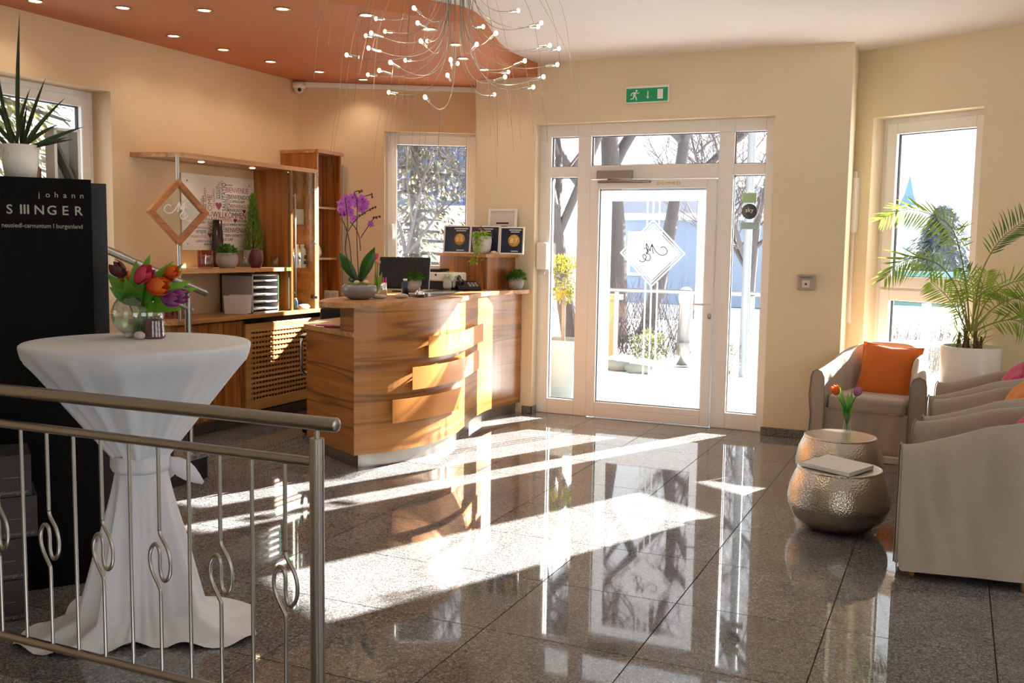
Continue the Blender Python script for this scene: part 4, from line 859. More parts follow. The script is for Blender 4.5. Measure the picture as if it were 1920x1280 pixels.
# on top of the display
P = D0+DE*.02-DN*.19; P.z = 1.7005; t = thing('snake_plant', 'white tapered pot with long pointed dark green leaves', 'plant', P)
MB().lathe([(0, 0), (.058, 0), (.078, .165), (.072, .165), (.068, .15), (0, .15)], P, 32).build('pot', white_paint, t); sv = leafmat('sansevieria', '1d2b16', '3a4a26', .1, .4)
LV = [(.12, 1, .56, .1), (-.3, 1, .38, .3), (.25, 1, .34, .2), (-.55, 1, .3, .5), (.6, .7, .3, .6), (.9, .5, .27, .8), (-.9, .6, .28, .7), (.5, 1, .25, .4), (1.2, .3, .25, .7), (-.2, 1, .26, -.2), (0, 1, .22, .1), (-1.2, .3, .24, .6), (.8, .9, .22, .7), (.15, .8, .28, .5), (1.3, .5, .2, 1.0), (-.6, .7, .25, .6)]
for a, b, L_, bd_ in LV: MB().leaf(P+Vector((random.uniform(-.03, .03), random.uniform(-.03, .03), .14)), lw(a, b, random.uniform(-.4, .4)), L_, .02, -fwd, bd_, 8, 0, .4, .35).build('leaf', sv, t)
for k in range(9): MB().leaf(P+Vector((0, 0, .15))-rgt*.05, lw(-.5+random.uniform(-.2, 1.2), .3, -.5), .12, .004, up, 1.6, 6).build('trailing_leaf', lime, t)
P = D0+DE*.155-DN*.22; P.z = 1.7005; t = thing('shadow_box', 'white open box frame with slanted board on the display', 'box frame', P); M = frame_m(P, (math.cos(R(70)), math.sin(R(70)), 0))
for a, b in (((0, 0, 0), (.012, .1, .25)), ((.1, 0, 0), (.112, .1, .25)), ((0, 0, .24), (.112, .1, .252)), ((0, 0, 0), (.112, .1, .01)), ((.0, .095, 0), (.112, .1, .25))): MB().box(a, b, M).build('board', white_paint, t)
MB().box((-.006, 0, 0), (.006, .08, .2), M @ Matrix.Translation((.095, .01, .012)) @ Matrix.Rotation(R(-24), 4, 'Y')).build('slanted_board', mat('grey_board', '6a645e', .6), t)
P = D0+DE*.085-DN*.26; P.z = 1.7005; t = bottle(P.x, P.y, P.z, .02, .1, wood('stripe_wood', ['7a4a34', '96624a', 'b58468', '4a2a1c'], 2, .5, 3), 'small striped wooden flask beside the white pot', cat='flask')
# ------------------------------------------------------------------ draped bar table
TX, TY = -2.765, 2.765; bt = thing('bar_table', 'round bar table in a white cloth tied at the waist', 'table', (TX, TY, 0)); wc = mat('white_cloth', 'd6d8dd', .8, Sheen_Weight=.15); bump(wc, noise(wc, coords(wc), 22, 4, .6), .15, .01)
rnd = random.Random(3); PH = [rnd.uniform(0, 6.28) for _ in range(8)]
def ftop(a, r, z):
    if z > 1.085: return r
    k = max(0, min(1, (1.085-z)/.40)); n = 1-abs(math.sin(a*6.5+PH[0]+1.6*math.sin(a*2+PH[1])))**.7; n2 = math.sin(a*29+PH[2])
    return r*(1+.15*k**.6*(n-.45)+.05*k*math.sin(a*5+PH[6])+.02*n2*k)
prof = [(0, 1.1), (.38, 1.1), (.398, 1.099), (.405, 1.094), (.406, 1.085), (.403, 1.065), (.392, 1.04)]+[(.392-(.392-.098)*t**.93, 1.04-.37*t) for t in [k/16 for k in range(1, 17)]]
top = MB().lathe(prof, (TX, TY, 0), 120, f=ftop); top.build('cloth_top', wc, bt, subsurf=0)
def foot_r(a):
    d = Vector((math.cos(a), math.sin(a))); e = d.dot(Vector((-.95, -.3))); g = d.dot(Vector((.65, .75))); return .24+.15*max(0, e)**1.5+.14*max(0, g)**1.3+.05*math.sin(3*a+1)+.02*math.sin(7*a)
def flow(a, r, z):
    t = max(0, min(1, (.62-z)/.62)); rb = foot_r(a); n = 1.4-2.2*abs(math.sin(a*4.5+PH[3]+1.2*math.sin(a*2+PH[4])))**.7; base = .092+(rb*.62-.092)*t**1.25
    if t > .9: base += (rb-base)*((t-.9)/.1)**1.0*.85
    return base*(1+(.17*n)*min(1, t*2.2)*(1-.25*t)+.03*math.sin(a*23+PH[5])*t)
low = MB().lathe([(0, .62-.62*k/40) for k in range(41)], (TX, TY, .012), 140, f=flow); low.f = low.f[:40*140]; low.sm = low.sm[:40*140]
n0 = len(low.v)
ext = []
for k in range(140):
    a = 2*math.pi*k/140; r = foot_r(a)*(1.12+.08*math.sin(6*a+2)); ext.append((TX+r*math.cos(a), TY+r*math.sin(a), max(.004, .014+.014*math.sin(11*a+1.5*math.sin(3*a)))))
low.add(ext, []); base = 40*140
for k in range(140): low.f.append([base+k, base+(k+1) % 140, n0+(k+1) % 140, n0+k]); low.sm.append(True)
low.build('cloth_skirt', wc, bt)
MB().lathe([(.098, .68), (.106, .675), (.107, .63), (.1, .615), (.094, .62), (.094, .675), (.098, .68)], (TX, TY, 0), 60, f=lambda a, r, z: r*(1+.03*math.sin(a*7))).build('sash', wc, bt)
for s_ in (-1, 1): MB().leaf((TX+.08, TY+.06, .655), (.8*s_+.3, .5, -.9), .16, .06, Vector((1, -1, .2)), .3, 5, .2).build('sash_end', wc, bt, solid=.002)
# tulip vase on the bar table
V = Vector((-2.905, 2.905, 1.1005)); tv = thing('tulip_vase', 'round clear glass vase filled with mixed tulips', 'vase', V); vr = .098
pr = [(.03, 0)]+[(vr*math.sin(t), .088-.092*math.cos(t)) for t in [R(22+k*6.4) for k in range(20)]]
MB().lathe(pr+[(r-.003, z) for r, z in reversed(pr[1:])]+[(0, .006)], V, 40, f=lambda a, r, z: r*(1+.012*math.cos(18*a))).build('bowl', glass('vase_glass', (.93, .97, .95, 1), .22), tv)
MB().lathe([(0, .012)]+[((vr-.006)*math.sin(t), .088-.088*math.cos(t)) for t in [R(28+k*7) for k in range(9)]]+[(0, .088-.088*math.cos(R(84)))], V, 32).build('water', glass('water', (.88, .95, .9, 1), .15), tv)
def tvp(x, y, d=0): P = V+fwd*d; q = ray(x, y); return CAM+q*((P-CAM).dot(fwd)/q.dot(fwd))
HEADS = [(222, 505, -.7, .8, tdark, .07), (233, 517, -.15, 1, tor, .06), (272, 516, .6, .5, tpink, .085), (310, 516, .9, .25, tred, .075), (322, 510, 1, .3, tor, .06), (298, 537, 1, .1, tor, .085), (322, 560, 1, -.1, tpur, .075), (338, 555, 1, 0, tpur, .07), (330, 512, .8, .5, tyel, .045)]
for k, (x, y, a, b, m, s_) in enumerate(HEADS):
    d = (-.03, .05, -.05, .03, -.02, -.09, -.06, .0, .04)[k]; hd = tvp(x, y, d)-lw(a, b).normalized()*s_*.5
    tulip(V+Vector((random.uniform(-.03, .03), random.uniform(-.03, .03), .015)), hd, lw(a, b, -.15), m, s_, tv, V+lw(a*.05, .16, d*.4))
for x, y, L_, d in ((250, 500, .2, -.03), (262, 515, .2, .02), (205, 520, .19, -.02), (232, 510, .2, .03), (305, 500, .2, -.06), (325, 500, .22, 0), (350, 540, .22, -.02), (285, 575, .16, -.12), (240, 540, .2, -.06), (272, 482, .22, .05), (320, 575, .17, -.08), (345, 525, .2, .05), (215, 545, .18, -.08), (290, 520, .2, -.08), (258, 540, .18, -.1), (278, 548, .17, -.11)):
    b = V+Vector((0, 0, .12)); e = tvp(x, y, d); MB().leaf(b, e-b, max(.13, (e-b).length*1.15), .05, -fwd+up*.3, .35, 7, 0, .3, .5).build('leaf', tl_leaf, tv)
vv = atz(289, 634, 1.1005); t = thing('glass_votive', 'lilac studded glass votive in front of tulip vase', 'votive', vv)
MB().lathe([(0, 0), (.036, 0)]+[(.040+.003*(k % 2)-.004*k/14, .004+k*.005) for k in range(15)]+[(.032, .074), (.034, .008), (0, .008)], vv, 36, f=lambda a, r, z: r*(1+.03*math.cos(20*a+z*300))).build('cup', glass('lilac_glass', (.72, .5, .6, 1), .3), t)
for x, y, r, lab in ((242, 633, .02, 'small white pebble left on the bar table'), (261, 636, .024, 'larger white pebble beside the votive on the bar table')):
    a = atz(x, y, 1.1005); pebble(a.x, a.y, 1.1005, r, r*.8, r*.65, lab, mat('pebble_white', 'd2cbc4', .7))
# ------------------------------------------------------------------ chandelier
CH = Vector((-2.0, 3.83, ZC)); ch = thing('chandelier', 'large wire chandelier with many small glowing bulbs', 'chandelier', CH)
wire_m = mat('chandelier_wire', (.30, .28, .26, 1), .4, 1.); fine_m = mat('chandelier_fine_wire', (.22, .2, .18, 1), .5, 1.); bulb_m = glow('bulb_glow', (1, .78, .45, 1), 22)
MB().lathe([(0, 0), (.09, 0), (.09, -.03), (.07, -.035), (0, -.035)], CH, 28).build('ceiling_rose', chrome, ch)
MB().tube([CH-Vector((0, 0, .03)), CH-Vector((0, 0, .45))], .012, 10).build('stem', chrome, ch)
BULBS = [(776, 15), (705, 35), (783, 43), (686, 67), (696, 62), (722, 59), (691, 90), (650, 103), (789, 77), (801, 77), (732, 117), (760, 113), (711, 132), (690, 140), (845, 112), (858, 119), (839, 141), (729, 173), (894, 83), (906, 50), (930, 62), (953, 135), (947, 144), (927, 177), (797, 182), (972, 20), (1015, 43), (1009, 50), (1031, 85), (1048, 91), (984, 114), (1045, 121), (1019, 144), (1000, 163)]
cr = random.Random(5); per = 4.2/F_PX
for k, (x, y) in enumerate(BULBS):
    dx = (x-850)*per; dep = math.sqrt(max(.0, .47**2-dx*dx))*cr.uniform(.35, 1)*(1 if k % 2 else -1); P0 = Vector((CH.x, CH.y, 0))+fwd*dep; q = ray(x, y)
    P = CAM+q*((P0-CAM).dot(fwd)/q.dot(fwd)); o = Vector((P.x-CH.x, P.y-CH.y, 0)); od = o.normalized(); s0 = CH+od*.055+Vector((cr.uniform(-.02, .02), cr.uniform(-.02, .02), -.03))
    j1 = Vector((s0.x, s0.y, P.z+.24)); k1 = Vector((s0.x, s0.y, P.z-.02)); k2 = P-o*.45-Vector((0, 0, .03+.06*o.length)); j2 = P-od*.02
    pts = [s0, s0.lerp(j1, .5)]+[j1*(1-u)**3+k1*3*u*(1-u)**2+k2*3*u*u*(1-u)+j2*u**3 for u in [i/14 for i in range(15)]]
    w_ = MB().tube(pts, .0016, 5).build('wire', wire_m, ch); d = (P-pts[-2]).normalized()
    MB().tube([P-d*.055, P-d*.012], .0055, 8).build('socket', chrome, w_)
    mb = MB(); mb.ball(P, .0075, 10, 8, (1, 1, 1.2)); mb.build('bulb', bulb_m, w_)
    lamp('bulb_lamp', P+Vector((0, 0, -.03)), .35, (1, .80, .55), .012, None, ch)
for k in range(26):
    a = cr.uniform(0, 6.283); r = cr.uniform(.35, .62); s0 = CH+Vector((math.cos(a)*.05, math.sin(a)*.05, -.04)); e = CH+Vector((math.cos(a)*r, math.sin(a)*r, -cr.uniform(.45, .8)))
    MB().tube(spline([s0, (s0+e)/2+Vector((0, 0, .02)), e, e+Vector((math.cos(a)*.06, math.sin(a)*.06, -cr.uniform(.2, .4)))], 5), .0007, 4).build('fine_wire', fine_m, ch)
for k in range(18):
    a = cr.uniform(0, 6.283); r = cr.uniform(.2, .5); e = CH+Vector((math.cos(a)*r, math.sin(a)*r, -cr.uniform(.72, .95))); MB().tube(spline([e, e+Vector((math.cos(a)*.03, math.sin(a)*.03, -.15)), e+Vector((math.cos(a)*.045, math.sin(a)*.045, -.3))], 4), .0006, 4).build('fine_wire', fine_m, ch)
# ------------------------------------------------------------------ fixtures on the walls
P = Vector((-5.44, 7.40, 2.84)); t = thing('dome_camera', 'small white dome camera high in the wall corner', 'camera', P)
MB().lathe([(.0, .05), (.055, .05), (.058, .02), (.05, .0), (.047, .0)], P, 28).build('housing', white_paint, t); MB().ball(P, .047, 20, 12).build('dome', mat('camera_dome', 'd8d2cc', .2), t); MB().ball(P+Vector((.028, -.028, -.014)), .017, 12, 8).build('lens', black_gloss, t)
MX = frame_m((-2.535, YW, 2.655), (1, 0, 0)); t = thing('exit_sign', 'green and white emergency exit sign above the door', 'exit sign', (-2.36, YW, 2.655)); gr = mat('exit_green', '0e7a4a', .4, Emission_Color=lin('0e7a4a'), Emission_Strength=.25); ew = mat('exit_white', 'eef0ea', .4)
MB().box((-.008, -.045, -.008), (.355, 0, .128), MX).build('housing', white_paint, t, bevel=.005); f = MB().box((.0, -.0475, .0), (.347, -.045, .108), MX).build('green_face', gr, t)
MB().box((.262, -.0485, .018), (.308, -.0475, .095), MX).build('door_symbol', ew, f)
def flat(pts, name, m, parent, M, y=-.0484): MB().add([M @ Vector((a, y, b)) for a, b in pts], [tuple(range(len(pts)))]).build(name, m, parent)
flat([(.178, .085), (.178, .038), (.170, .038), (.182, .022), (.194, .038), (.186, .038), (.186, .085)], 'arrow_symbol', ew, f, MX)
man = MB()
man.add([MX @ Vector((.086+.009*math.cos(t_), -.0484, .088+.009*math.sin(t_))) for t_ in [k*.524 for k in range(12)]], [tuple(range(12))])
for q in ([(.064, .08), (.085, .076), (.078, .048), (.06, .052)], [(.064, .08), (.066, .073), (.047, .062), (.042, .068)], [(.042, .068), (.048, .064), (.044, .05), (.037, .052)], [(.083, .076), (.087, .068), (.1, .064), (.1, .07), (.09, .075)], [(.100, .064), (.1, .071), (.108, .076), (.111, .07)], [(.066, .054), (.078, .05), (.09, .034), (.08, .03)], [(.09, .034), (.081, .034), (.084, .012), (.092, .012)], [(.06, .053), (.072, .05), (.066, .028), (.056, .03)], [(.066, .034), (.064, .026), (.036, .018), (.036, .026)]):
    man.add([MX @ Vector((a, -.0484, b)) for a, b in q], [(0, 1, 2, 3) if len(q) == 4 else tuple(range(len(q)))])
man.build('running_figure', ew, f)
MX = frame_m((-1.114, YW, 1.167), (1, 0, 0)); t = thing('key_switch', 'small square grey key switch plate on entrance wall', 'switch', (-1.05, YW, 1.167))
MB().box((0, -.03, 0), (.13, 0, .118), MX).build('plate', mat('switch_grey', 'aaa196', .4, .4), t, bevel=.004); MB().box((.035, -.034, .02), (.092, -.03, .076), MX).build('insert', mat('switch_insert', 'd9cdbd', .4), t, bevel=.002)
mb = MB(); mb.lathe([(0, 0), (.009, 0), (.009, .004), (0, .004)], (0, 0, 0), 14); mb.v = [MX @ Vector((.064+p.x, -.034-p.z, .046+p.y)) for p in mb.v]; mb.build('keyhole', mat('brass_dark', '6a4a35', .4), t); text('NACHRUF', .018, MX @ Matrix.Translation((.02, -.0305, .092)), WC['k'], t, width=.09, offset=.0006)
t = thing('soap_dispenser', 'white wall dispenser beside the left door frame', 'dispenser', (-3.30, 8.0, 1.23)); MB().box((-3.352, 7.955, 1.27), (-3.25, 8.028, 1.505)).build('body', white_paint, t, bevel=.018, seg=3); MB().lathe([(0, 0), (.03, .005), (.034, .03), (.03, .045)], (-3.30, 7.985, 1.225), 20).build('nozzle', clear, t)
# ------------------------------------------------------------------ armchairs
linen = cloth('linen_beige', 'ab9e91', .92, 420, .3); seam_m = cloth('linen_seam', '8d8072', .9); legw = wood('leg_wood', ['a5713f', 'b98350', 'c79562', '8a5a30'], 2, .4)
AW, AD = .345, .31
def upath(n=52):
    P = []; 
    for k in range(n+1):
        u = k/n
        if u < .3: t = u/.3; P.append(Vector((-AW+.075*t, -AD+t*.36, 0)))
        elif u > .7: t = (u-.7)/.3; P.append(Vector((AW-.075*(1-t), -AD+(1-t)*.36, 0)))
        else:
            a = math.pi*(1-(u-.3)/.4); P.append(Vector(((AW-.075)*abs(math.cos(a))**.75*(1 if math.cos(a) > 0 else -1), .05+.28*math.sin(a)**.8, 0)))
    return P
def armchair(loc, rz, label, seed, group='slipcovered tub armchairs'):
    t = thing('armchair', label, 'armchair', loc, rz, group); rn = random.Random(seed); ph = [rn.uniform(0, 6) for _ in range(6)]
    P = upath(); n = len(P); prof = []
    rows = []
    for i, p in enumerate(P):
        tg = (P[min(i+1, n-1)]-P[max(i-1, 0)]).normalized(); nr = Vector((-tg.y, tg.x, 0)); u = i/(n-1); e = 1-abs(2*u-1); hgt = .618+.18*min(1, max(0, (e-.05)/.85))**1.2; th = .052
        w = lambda z: .006*math.sin(u*38+ph[0]+z*9)+.005*math.sin(u*71+ph[1]-z*14)
        c_ = [(-th-.016, .045), (-th-.008+w(.1), .14), (-th+w(.25), .28), (-th-.004+w(.4), .42), (-th-.002, hgt-.06), (-th*.75, hgt-.018), (-th*.1, hgt), (th*.6, hgt-.014), (th, hgt-.055), (th+.004+w(.3), .44), (th+.006, .30), (th+.002, .05)]
        rows.append([p-nr*(-o)+Vector((0, 0, z)) if False else p+nr*(-o)*-1*-1+Vector((0, 0, z)) for o, z in c_])
    m = len(rows[0]); mb = MB(); mb.add([q for r_ in rows for q in r_], [(i*m+j, (i+1)*m+j, (i+1)*m+j+1, i*m+j+1) for i in range(n-1) for j in range(m-1)], True)
    for r_ in (rows[0], rows[-1]): mb.add(r_, [tuple(range(m))])
    sh = mb.build('slipcover', linen, t, local=True, subsurf=1)
    for r_ in (rows[0], rows[-1]):
        MB().tube([q+Vector((0, -.004, 0)) for q in r_], .004, 6).build('piping', seam_m, sh, local=True)
    # front apron and seat
    def fr_(u, v): x = (u-.5)*2*(AW-.05); z = .045+v*.30; return Vector((x, -AD+.012-.02*(1-v)+.006*math.sin(x*22+ph[2]+v*3)+.004*math.sin(x*50+ph[3]), z))
    MB().grid(fr_, 28, 8).build('apron', linen, t, local=True, solid=.012)
    MB().box((-AW+.09, -AD+.02, .20), (AW-.09, .22, .345)).build('seat_base', linen, t, local=True)
    c_ = MB().box((-AW+.075, -AD-.005, .325), (AW-.075, .24, .445)).build('seat_cushion', linen, t, local=True, bevel=.035, seg=4)
    MB().tube([(-AW+.09, -AD-.012, .337), (AW-.09, -AD-.012, .337)], .003, 6).build('piping', seam_m, c_, local=True)
    for x in (-AW+.03, AW-.03):
        for y in (-AD+.06, .22): MB().lathe([(0, 0), (.018, 0), (.022, .09), (0, .09)], (x*.93, y, 0), 14).build('leg', legw, t, local=True)
    return t
def cushion(loc, M, s, m, label, group='scatter cushions'):
    t = MB(); k = 16
    def pt(u, v, sg):
        x, y = 2*u-1, 2*v-1; q = max(0, (1-abs(x)**2.6)*(1-abs(y)**2.6))**.5; pin = 1-.10*(1-abs(x*y))*(abs(x)**6+abs(y)**6)
        return M @ Vector((x*s*pin, sg*.075*q*(1+.12*math.sin(5*x+3*y)), y*s*pin))
    t.grid(lambda u, v: pt(u, v, 1), k, k); t.grid(lambda u, v: pt(u, v, -1), k, k)
    o = thing('cushion', label, 'cushion', loc, 0, group); t.build('cover', m, o)
    MB().tube([pt(a, b, 0) for a, b in [(i/12, 0) for i in range(12)]+[(1, i/12) for i in range(12)]+[(1-i/12, 1) for i in range(12)]+[(0, 1-i/12) for i in range(12)]], .004, 5, closed=True).build('piping', m, o); return o
co = cloth('cushion_orange', 'd2691a', .8, 200, .2); cpk = cloth('cushion_pink', 'c81e6a', .8, 200, .2); cor2 = cloth('cushion_amber', 'dd8320', .8, 200, .2)
AC = [((-.475, 7.62, 0), R(-10), 'beige armchair with orange cushion by the entrance wall', co, 'bright orange cushion on the armchair by the window', 1), ((.225, 6.76, 0), R(-90-3), 'beige armchair with pink cushion next to the planter', cpk, 'pink cushion on the armchair next to the planter', 2),
      ((.215, 5.93, 0), R(-90-3), 'beige armchair with amber cushion in the middle of the row', cor2, 'amber cushion on the middle armchair of the row', 3), ((.15, 5.06, 0), R(-90-3), 'nearest beige armchair seen from its outer side', cpk, 'pink cushion on the nearest armchair', 4)]
for k, (loc, rz, lab, cm_, cl_, sd_) in enumerate(AC):
    t = armchair(loc, rz, lab, sd_)
    M = ROOTM[t.name] @ Matrix.Translation((.05 if k == 0 else .0, .09 if k == 0 else .17 if k == 3 else .12, .585 if k == 0 else .56 if k == 3 else .60)) @ Matrix.Rotation(R(-20), 4, 'X') @ Matrix.Rotation(R(3 if k == 0 else 9), 4, 'Y'); cushion(M.translation-Vector((0, 0, .19)), M, .215 if k == 0 else .2, cm_, cl_)
one(MB().box((-.42, 7.235, .001), (-.27, 7.275, .05)), 'stone_strip', mat('pale_stone', 'cfc4b2', .5), 'pale stone strip on the floor at foot of the armchair', 'stone', bevel=.004)
# ------------------------------------------------------------------ hammered drum tables
ham = mat('hammered_metal', (.55, .49, .42, 1), .26, 1.); N, L_, b = nodes(ham); vo = N.new('ShaderNodeTexVoronoi'); vo.inputs['Scale'].default_value = 120; L_.new(coords(ham), vo.inputs['Vector']); bump(ham, vo.outputs['Distance'], .5, .003)
def drum(x, y, label):
    t = thing('drum_table', label, 'side table', (x, y, 0), 0, 'hammered metal drum tables'); pr = [(0, 0)]+[(p.x, p.y) for p in spline([(.12, 0, 0), (.175, .02, 0), (.225, .06, 0), (.255, .115, 0), (.262, .17, 0), (.252, .235, 0), (.233, .285, 0), (.214, .322, 0)], 4)]
    MB().lathe(pr, (x, y, 0), 64).build('body', ham, t); MB().lathe([(.216, .316), (.218, .324), (.214, .331), (.2, .329), (0, .329)], (x, y, 0), 64).build('top', ham, t); return t
drum(-.505, 5.42, 'near round hammered metal drum table with white book'); drum(-.60, 6.37, 'far round hammered metal drum table with tulip vase')
cs = [atz(*q, .3325) for q in ((1502, 873), (1552, 858), (1638, 879), (1592, 894))]; wb = thing('white_book', 'large white book lying on the near drum table', 'book', cs[0])
for a, b, nm, m_ in ((0, .004, 'cover', white_paint), (.0042, .0155, 'pages', mat('paper', 'e8e6e2', .8)), (.016, .020, 'cover', mat('book_cover', 'dcdad8', .4))): MB().prism([(p.x, p.y) for p in reversed(cs)], .3325+a, .3325+b).build(nm, m_, wb)
vz = atz(1587, 812, .330); tv2 = thing('bud_vase', 'small clear glass vase with two tulips on the far drum', 'vase', vz)
MB().lathe([(0, 0), (.028, 0), (.031, .02), (.018, .09), (.024, .13), (.021, .13), (.015, .09), (.027, .02), (0, .008)], vz, 24).build('glass', clear, tv2)
def tp2(x, y): q = ray(x, y); return CAM+q*((vz-CAM).dot(fwd)/q.dot(fwd))
for x, y, m_, a in ((1569, 740, tor, -.3), (1605, 742, tpur, .3)): tulip(vz+Vector((0, 0, .015)), tp2(x, y), lw(a, 1), m_, .065, tv2, vz+lw(a*.02, .13))
for x, y in ((1577, 725), (1592, 735), (1600, 730), (1583, 745)): e = tp2(x, y); bse = vz+Vector((0, 0, .05)); MB().leaf(bse, e-bse, (e-bse).length, .035, -fwd, .15, 6, 0, .3).build('leaf', tl_leaf, tv2)
# ------------------------------------------------------------------ palm in white planter
pp = Vector((.128, 7.54, 0)); pt_ = thing('potted_palm', 'areca palm in tall white cylindrical planter by the window', 'plant', pp)
MB().lathe([(0, 0), (.19, 0), (.197, .01), (.197, .822), (.193, .828), (.181, .828), (.179, .76), (0, .76)], pp, 48).build('planter', mat('planter_white', 'e9e4de', .25), pt_); MB().lathe([(.178, .765), (0, .775)], pp, 24).build('soil', soil, pt_)
palm = leafmat('palm_leaf', '4a6a1e', '8aa83a', .35); palmd = leafmat('palm_leaf_dark', '31502a', '547a3a', .3); stem_p = mat('palm_stem', '8a8a4a', .6); trk = mat('palm_trunk', '6e5238', .85)
def pxp(x, y, d=0): P = pp+fwd*d; q = ray(x, y); return CAM+q*((P-CAM).dot(fwd)/q.dot(fwd))
def frond(pts, d, ll, n, m, hang=.4, start=.3, w_=.011):
    C_ = spline([pxp(x, y, d*(.3+.7*k/(len(pts)-1))) for k, (x, y) in enumerate(pts)], 10); C_ = [pp+Vector((0, 0, .78))+(C_[0]-pp-Vector((0, 0, .78)))*.0]+C_ if False else C_
    f_ = MB().tube(C_, [.006*(1-.75*k/(len(C_)-1)) for k in range(len(C_))], 6).build('frond', stem_p, pt_); mb = MB(); N_ = len(C_)
    for k in range(n):
        u = start+(1-start)*k/(n-1); i = min(int(u*(N_-1)), N_-2); p = C_[i].lerp(C_[i+1], u*(N_-1)-i); tg = (C_[i+1]-C_[i]).normalized(); L2 = ll*(.45+.55*math.sin(math.pi*min(.95, .15+.8*(u-start)/(1-start))))
        sd_ = tg.cross(fwd); sd_ = sd_.normalized()
        for s_ in (-1, 1):
            dd = sd_*s_*.85+tg*.75+fwd*random.uniform(-.35, .35)-up*hang*(.5+.5*random.random()); mb.leaf(p, dd, L2*random.uniform(.85, 1.1), w_, fwd*-1+up*.4, .35, 4, 0, .2, .35)
    mb.build('leaflets', m, f_)
frond([(1818, 620), (1812, 540), (1800, 470), (1782, 425), (1745, 402), (1700, 393), (1655, 408)], -.25, .17, 30, palm, .9, .35)
frond([(1815, 620), (1795, 545), (1765, 500), (1725, 484), (1690, 490), (1660, 520)], -.45, .18, 26, palm, .8, .35)
frond([(1822, 620), (1838, 520), (1868, 460), (1905, 425), (1945, 395)], -.55, .15, 22, palmd, -.1, .42)
frond([(1824, 620), (1850, 565), (1885, 535), (1930, 525), (1965, 545)], -.6, .17, 22, palm, .7, .3)
frond([(1826, 620), (1860, 580), (1900, 560), (1935, 570)], -.5, .18, 18, palm, .7, .3); frond([(1820, 620), (1835, 560), (1860, 540), (1890, 555)], -.2, .15, 16, palm, .6, .3); frond([(1812, 620), (1790, 575), (1765, 545), (1745, 528)], -.15, .14, 16, palm, .3, .35)
frond([(1816, 620), (1808, 570), (1800, 535), (1788, 520)], -.1, .14, 14, palm, .3, .35); frond([(1826, 620), (1835, 575), (1842, 535), (1850, 510)], -.1, .14, 14, palm, .3, .35)
frond([(1822, 620), (1826, 570), (1822, 530), (1812, 505)], .1, .14, 14, palmd, .2, .35); frond([(1828, 620), (1865, 605), (1905, 600), (1935, 625)], -.35, .15, 16, palm, .8, .3); frond([(1812, 620), (1800, 590), (1795, 565), (1798, 545)], -.3, .1, 12, palm, .5, .3)
for k in range(9):
    a = random.uniform(0, 6.283); r = random.uniform(.02, .1); b0 = pp+Vector((r*math.cos(a), r*math.sin(a), .765)); MB().tube([b0, b0+Vector((random.uniform(-.03, .03), random.uniform(-.03, .03), random.uniform(.08, .22)))], [.014, .008], 7).build('trunk', trk, pt_)
mb = MB()
for k in range(110):
    b0 = pp+Vector((random.gauss(0, .05), random.gauss(0, .05), .78+random.uniform(0, .2))); mb.leaf(b0, (random.uniform(-1, 1), random.uniform(-1, 1), random.uniform(.5, 1.6)), random.uniform(.12, .28), .01, bend=random.uniform(.3, 1.2), n=5)
mb.build('young_leaves', palm, pt_)
# ------------------------------------------------------------------ outside
snow = mat('snow', 'd2d6de', .6); bump(snow, noise(snow, coords(snow), 3, 4), .4, .05)
bark = mat('bark', '4f4b4c', .9); bump(bark, noise(bark, coords(bark, (14, 14, 2.5)), 3, 4), .8, .02)
twig = mat('twig', '5a5353', .9); yew = leafmat('yew', '4a5426', '7d8444', .2)
g_ = MB(); g_.grid(lambda u, v: Vector((-40+70*u, 8.32+75*v**1.6, -.06+.05*math.sin(u*40)*math.sin(v*30)*min(1, v*4)+max(0, v*20-2)*.0)), 60, 60)
struct(g_, 'ground_front', snow, 'snow covered ground outside'); struct(MB().box((-40, -20, -.6), (XL-.3, 60, -.1)), 'ground_side', snow)
def tree(name, label, base, h, r, seed, lean=(0, 0), fork=.35, depth=5, spread=.6, mt=None, group='bare trees outside the entrance', first=None):
    rn = random.Random(seed); t = thing(name, label, 'tree', base, 0, group); tr = MB(); tw = MB()
    def grow(p, d, L0, r0, lv):
        n = 5; pts = [p.copy()]; dd = d.copy()
        for k in range(n): dd = (dd+Vector((rn.uniform(-.12, .12), rn.uniform(-.12, .12), rn.uniform(-.02, .1)))).normalized(); p = p+dd*L0/n; pts.append(p.copy())
        (tr if lv < 2 else tw).tube(pts, [r0*(1-.4*k/n) for k in range(n+1)], 9 if lv < 2 else 4, False)
        if lv >= depth: return
        for k in range(4):
            i = rn.randint(2, n) if lv else rn.choice([2, 3, 4, 5]); a = rn.uniform(0, 6.283); o = Vector((math.cos(a), math.sin(a), rn.uniform(-.1, .7))); nd = (dd*(1-spread)+o.normalized()*spread).normalized(); grow(pts[i], nd, L0*rn.uniform(.5, .75), r0*.6*rn.uniform(.6, 1) if lv else r0*.5, lv+1)
        grow(pts[-1], (dd+Vector((rn.uniform(-.3, .3), rn.uniform(-.3, .3), .1))).normalized(), L0*.75, r0*.6, lv+1)
    grow(Vector(base), Vector((lean[0], lean[1], 1)).normalized(), h, r, 0); tr.build('trunk', mt or bark, t); tw.build('twigs', twig, t); return t
tree('bare_tree', 'thick bare tree trunk behind the left half of the door glass', (-4.95, 15.2, -.06), 4.6, .20, 11, (-.03, 0), spread=.55)
tree('bare_tree', 'bare tree leaning to the right behind the door emblem', (-4.85, 16.4, -.06), 4.2, .14, 23, (.17, 0), spread=.6)
tree('bare_tree', 'bare trunk seen through the left side light', (-5.0, 13.3, -.06), 4.2, .13, 31, (-.02, 0), spread=.5)
tree('bare_tree', 'slim bare tree with crossing twigs behind the right side light', (-3.4, 18.2, -.06), 2.6, .10, 41, (.0, 0), spread=.6)
